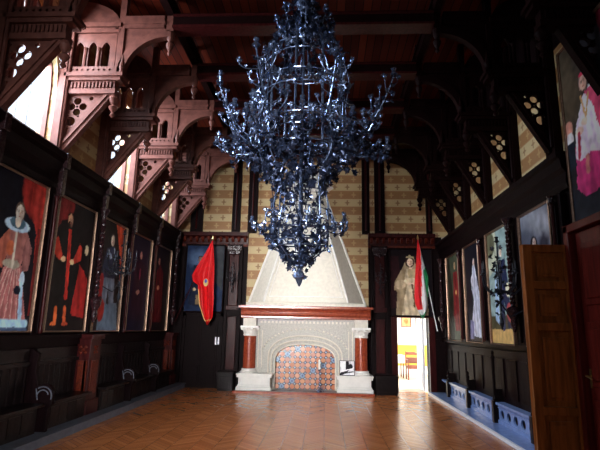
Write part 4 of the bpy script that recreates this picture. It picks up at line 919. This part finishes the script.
def pedestal(y, label):
    base = (XL+.06, y, .125); t = empty('carved_pedestal', base, label, 'pedestal', 'carved pedestals under the twisted columns')
    b = MB(); b.box(XL+.06, XL+.30, y-.2, y+.2, .30, 1.42); b.box(XL+.06, XL+.34, y-.24, y+.24, 1.36, 1.44); b.box(XL+.06, XL+.34, y-.22, y+.22, .125, .36); b.build('body', wood_red, t, base, bevel=.008)
    b = MB(); b.box(XL+.22, XL+.28, y-.222, y-.2, .45, 1.0); b.box(XL+.30, XL+.315, y-.12, y+.12, .45, 1.0)
    b.box(XL+.12, XL+.26, y-.222, y-.2, .45, 1.0); b.build('red_panel', wood_panel, t, base)
    b = MB()
    for dx, dz in ((0, 0), (.045, .045), (-.045, .045), (.045, -.045), (-.045, -.045)): b.lathe([(0, -.02), (.03, 0), (0, .02)], (0, 0, 0), 8, tr=lambda x, yy, z: (XL+.18+dx+x, y-.21+z, 1.18+dz+yy))
    b.build('rosette', wood_panel, t, base); b = MB()
    for dx, dz in ((0, 0), (.045, .045), (-.045, .045), (.045, -.045), (-.045, -.045)): b.lathe([(0, -.02), (.03, 0), (0, .02)], (0, 0, 0), 8, tr=lambda x, yy, z: (XL+.305+z, y+dx+x, 1.18+dz+yy))
    b.build('rosette', wood_panel, t, base); return t
SN = ['under the lace collar lady', 'under the man in black', 'under the armoured man', 'under the violet dressed sitter', 'under the last red dressed sitter']
for (y0, y1), n in zip([(5.62, 6.95), (7.15, 8.34), (8.82, 9.97), (10.17, 11.47), (11.67, 12.86)], SN): stall(y0, y1, 'dark wooden stall with slatted back '+n)
for y, n in zip([TY[0], TY[1], TY[3], TY[4]], ['left of the lace collar lady', 'between the lace collar lady and the man in black', 'under the post right of the armoured man', 'between the last two stalls of the window wall']): stall_arm(y, 'carved stall end with pale scroll, '+n)
pedestal(TY[2], 'carved wooden pedestal with orange red panel under the twisted column beside the armoured man'); pedestal(TY[5], 'carved wooden pedestal with red panel in the corner near the red flag')

# ---------------------------------------------------------------- right platform, bench, wainscot
b = MB(); b.box(2.74, XR, 6.55, YB-.1, 0, .05); struct(b, 'trim_13', bench_skylit)
b = MB(); b.box(2.71, 2.745, 6.55, YB-.1, 0, .055); struct(b, 'trim_14', nosing)
base = (XR-.1, 9.9, .05); t = empty('long_wall_bench', base, 'long dark bench with blue skylit arcaded base along the right wall', 'bench')
py = [12.62, 10.95, 9.3, 7.65]
b = MB(); b.box(3.08, XR, 6.6, 13.3, .335, .36); b.box(3.04, XR, 6.6, 13.3, .36, .40); b.build('seat', bench_skylit, t, base)
for y0, y1 in zip([10.95, 9.3, 7.65, 6.6], [12.62, 10.95, 9.3, 7.65]):
    n = 5 if y1-y0 > 1.2 else 3; st = (y1-y0-.12)/n
    b = MB(); b.plate([(y0+.05, .05), (y1-.05, .05), (y1-.05, .335), (y0+.05, .335)], [[(y0+.06+st*(i+.5)+st*.30*math.cos(a), .21+.075*math.sin(a)) for a in [j*PI/8 for j in range(16)]] for i in range(n)], 3.09, 3.12, YZ); b.box(3.07, 3.12, y0+.04, y1-.04, .05, .11)
    b.box(3.075, 3.12, y0+.04, y1-.04, .305, .32); b.build('arcaded_base', bench_skylit, t, base)
b = MB(); b.box(3.13, 3.18, 6.6, 13.3, .05, .335); b.build('inner_board', blackwood, t, base)
for y, h in zip(py, (.62, .75, 1.25, 1.25)):
    b = MB(); b.box(3.0, 3.1, y-.05, y+.05, .05, .42); b.lathe([(.03, .42), (.045, .45), (.025, .5), (.03, h-.12), (.045, h-.08), (.02, h-.04), (.035, h), (.01, h+.04)], (3.05, y, 0), 10)
    b.box(3.05, XR, y-.02, y+.02, .40, .62); b.build('end_post', blackwood, t, base)
b = MB(); b.box(XR-.05, XR, 6.6, 13.3, .40, 1.30)
for k in range(11):
    y = 6.75+k*.6; b.box(XR-.07, XR-.05, y, y+.45, .5, 1.15)
b.build('panelled_back', wood, t, base, bevel=.005)
b = MB(); b.box(XR-.12, XR, 6.5, YB, 1.34, 1.42); b.box(XR-.07, XR, 6.5, YB, 1.42, 1.45); struct(b, 'trim_15', wood)
# dado on the back wall
b = MB(); b.box(-2.22, -2.0, YB-.05, YB, 0, 2.2); b.box(1.72, 1.80, YB-.06, YB, 0, 3.9); b.box(2.96, XR, YB-.05, YB, 0, 1.4); b.box(XL+.1, -3.95, YB-.06, YB, 0, 3.9); b.box(-2.8, -2.74, YB-.06, YB, 0, 3.9); struct(b, 'trim_16', wood)
# small step and trunk-like box at the foot of the pilasters
b = MB(); b.box(1.31, 1.86, 13.0, 13.38, 0, .42); b.box(1.29, 1.89, 12.97, 13.38, .42, .47); b.box(1.37, 1.80, 12.99, 13.0, .08, .36); tag(b.build('wooden_chest', blackwood, bevel=.01), 'low dark wooden chest between the fireplace and the open doorway', 'chest')
b = MB(); b.box(-2.77, -2.37, 13.0, 13.38, 0, .42); b.box(-2.80, -2.35, 12.97, 13.38, .42, .47); b.box(-2.71, -2.43, 12.99, 13.0, .08, .36); tag(b.build('wooden_chest', blackwood, bevel=.01), 'low dark wooden chest left of the fireplace, by the closed door', 'chest')

# ---------------------------------------------------------------- the bright room behind the doorway
RX0, RX1, RY = 2.02, 5.0, 19.5
b = MB(); b.box(XL, RX1, YB+.3, RY+.2, -.2, 0); struct(b, 'floor_beyond', palefloor)
b = MB(); b.box(RX0, RX1, RY, RY+.2, 1.08, 3); b.cm = 1; b.box(RX0, RX1, RY, RY+.2, .3, 1.08); b.cm = 0; b.box(RX0, RX1, RY, RY+.2, 0, .3); struct(b, 'wall_beyond', [plaster, yellow])
b = MB(); b.box(RX0-.9, RX0-.7, YB+.3, RY+.2, 0, 3); struct(b, 'wall_beyond_left', plaster)
b = MB(); b.box(RX1, RX1+.2, YB+.3, RY+.2, 0, 1.3); b.box(RX1, RX1+.2, YB+.3, RY+.2, 2.9, 3); b.box(RX1, RX1+.2, YB+.3, 14.2, 1.3, 2.9); b.box(RX1, RX1+.2, 16.8, RY+.2, 1.3, 2.9); struct(b, 'wall_beyond_right', plaster)
b = MB(); b.box(RX0-.9, RX1+.2, YB+.3, RY+.2, 3, 3.1); struct(b, 'ceiling_beyond', plaster)
b = MB(); b.box(XR, RX1, YB+.3, YB+.4, 0, 3); struct(b, 'wall_beyond_front', plaster)
b = MB(); b.box(RX0-.72, RX0-.0, RY-.02, RY+.2, 0, 3); struct(b, 'wall_beyond_corner', yellow)
# armchair
cb = (3.06, 17.3, 0); t = empty('wooden_armchair', cb, 'reddish brown wooden armchair in the bright room beyond the doorway', 'chair')
b = MB(); b.box(-.27, .27, -.25, .25, .36, .47); b.build('seat', chairwood, t, bevel=.01)
b = MB()
for x in (-.25, .25): b.box(x-.02, x+.02, .22, .26, .42, .92)
b.box(-.25, .25, .225, .255, .52, .72); b.box(-.25, .25, .225, .255, .80, .90)
b.build('backrest', chairwood, t, bevel=.006)
for x in (-.25, .25):
    b = MB(); b.box(x-.02, x+.02, -.25, .24, .64, .67); b.box(x-.018, x+.018, -.24, -.2, .47, .64); b.build('armrest', chairwood, t)
    for y in (-.23, .23): b = MB(); b.box(x-.022, x+.022, y-.022, y+.022, 0, .42); b.build('leg', chairwood, t)
tb = (2.50, 18.1, 0); t = empty('side_table', tb, 'small table under a white cloth left of the armchair in the bright room', 'table')
b = MB(); b.box(-.3, .3, -.3, .3, .72, .75); b.build('tabletop', chairwood, t)
for x in (-.26, .26):
    for y in (-.26, .26): b = MB(); b.box(x-.02, x+.02, y-.02, y+.02, 0, .72); b.build('leg', chairwood, t)
b = MB(); b.box(2.19, 2.81, 17.79, 18.41, .75, .762); b.box(2.185, 2.815, 17.78, 17.79, .5, .762); b.box(2.185, 2.19, 17.79, 18.41, .5, .76); b.box(2.81, 2.815, 17.79, 18.41, .5, .76); tag(b.build('tablecloth', cloth_white), 'white cloth on the small table in the bright room', 'tablecloth')
p = Pic(.3, .36, (200, 150, 90), 30); p.ell(.5, .5, .3, .3, (170, 110, 60), soft=.5); p.mottle(.3)
painting(p, (3.02, RY-.03, 1.80), (1, 0, 0), (0, -1, 0), 'small ochre picture in a gold frame on the white wall beyond the doorway', fw_=.05, depth=.03, name='framed_picture')
p = Pic(.16, .36, (200, 190, 180), 20); painting(p, (3.56, RY-.03, 1.80), (1, 0, 0), (0, -1, 0), 'narrow brown framed picture right of the ochre picture beyond the doorway', fw_=.03, depth=.03, name='framed_picture', fmat=wood)
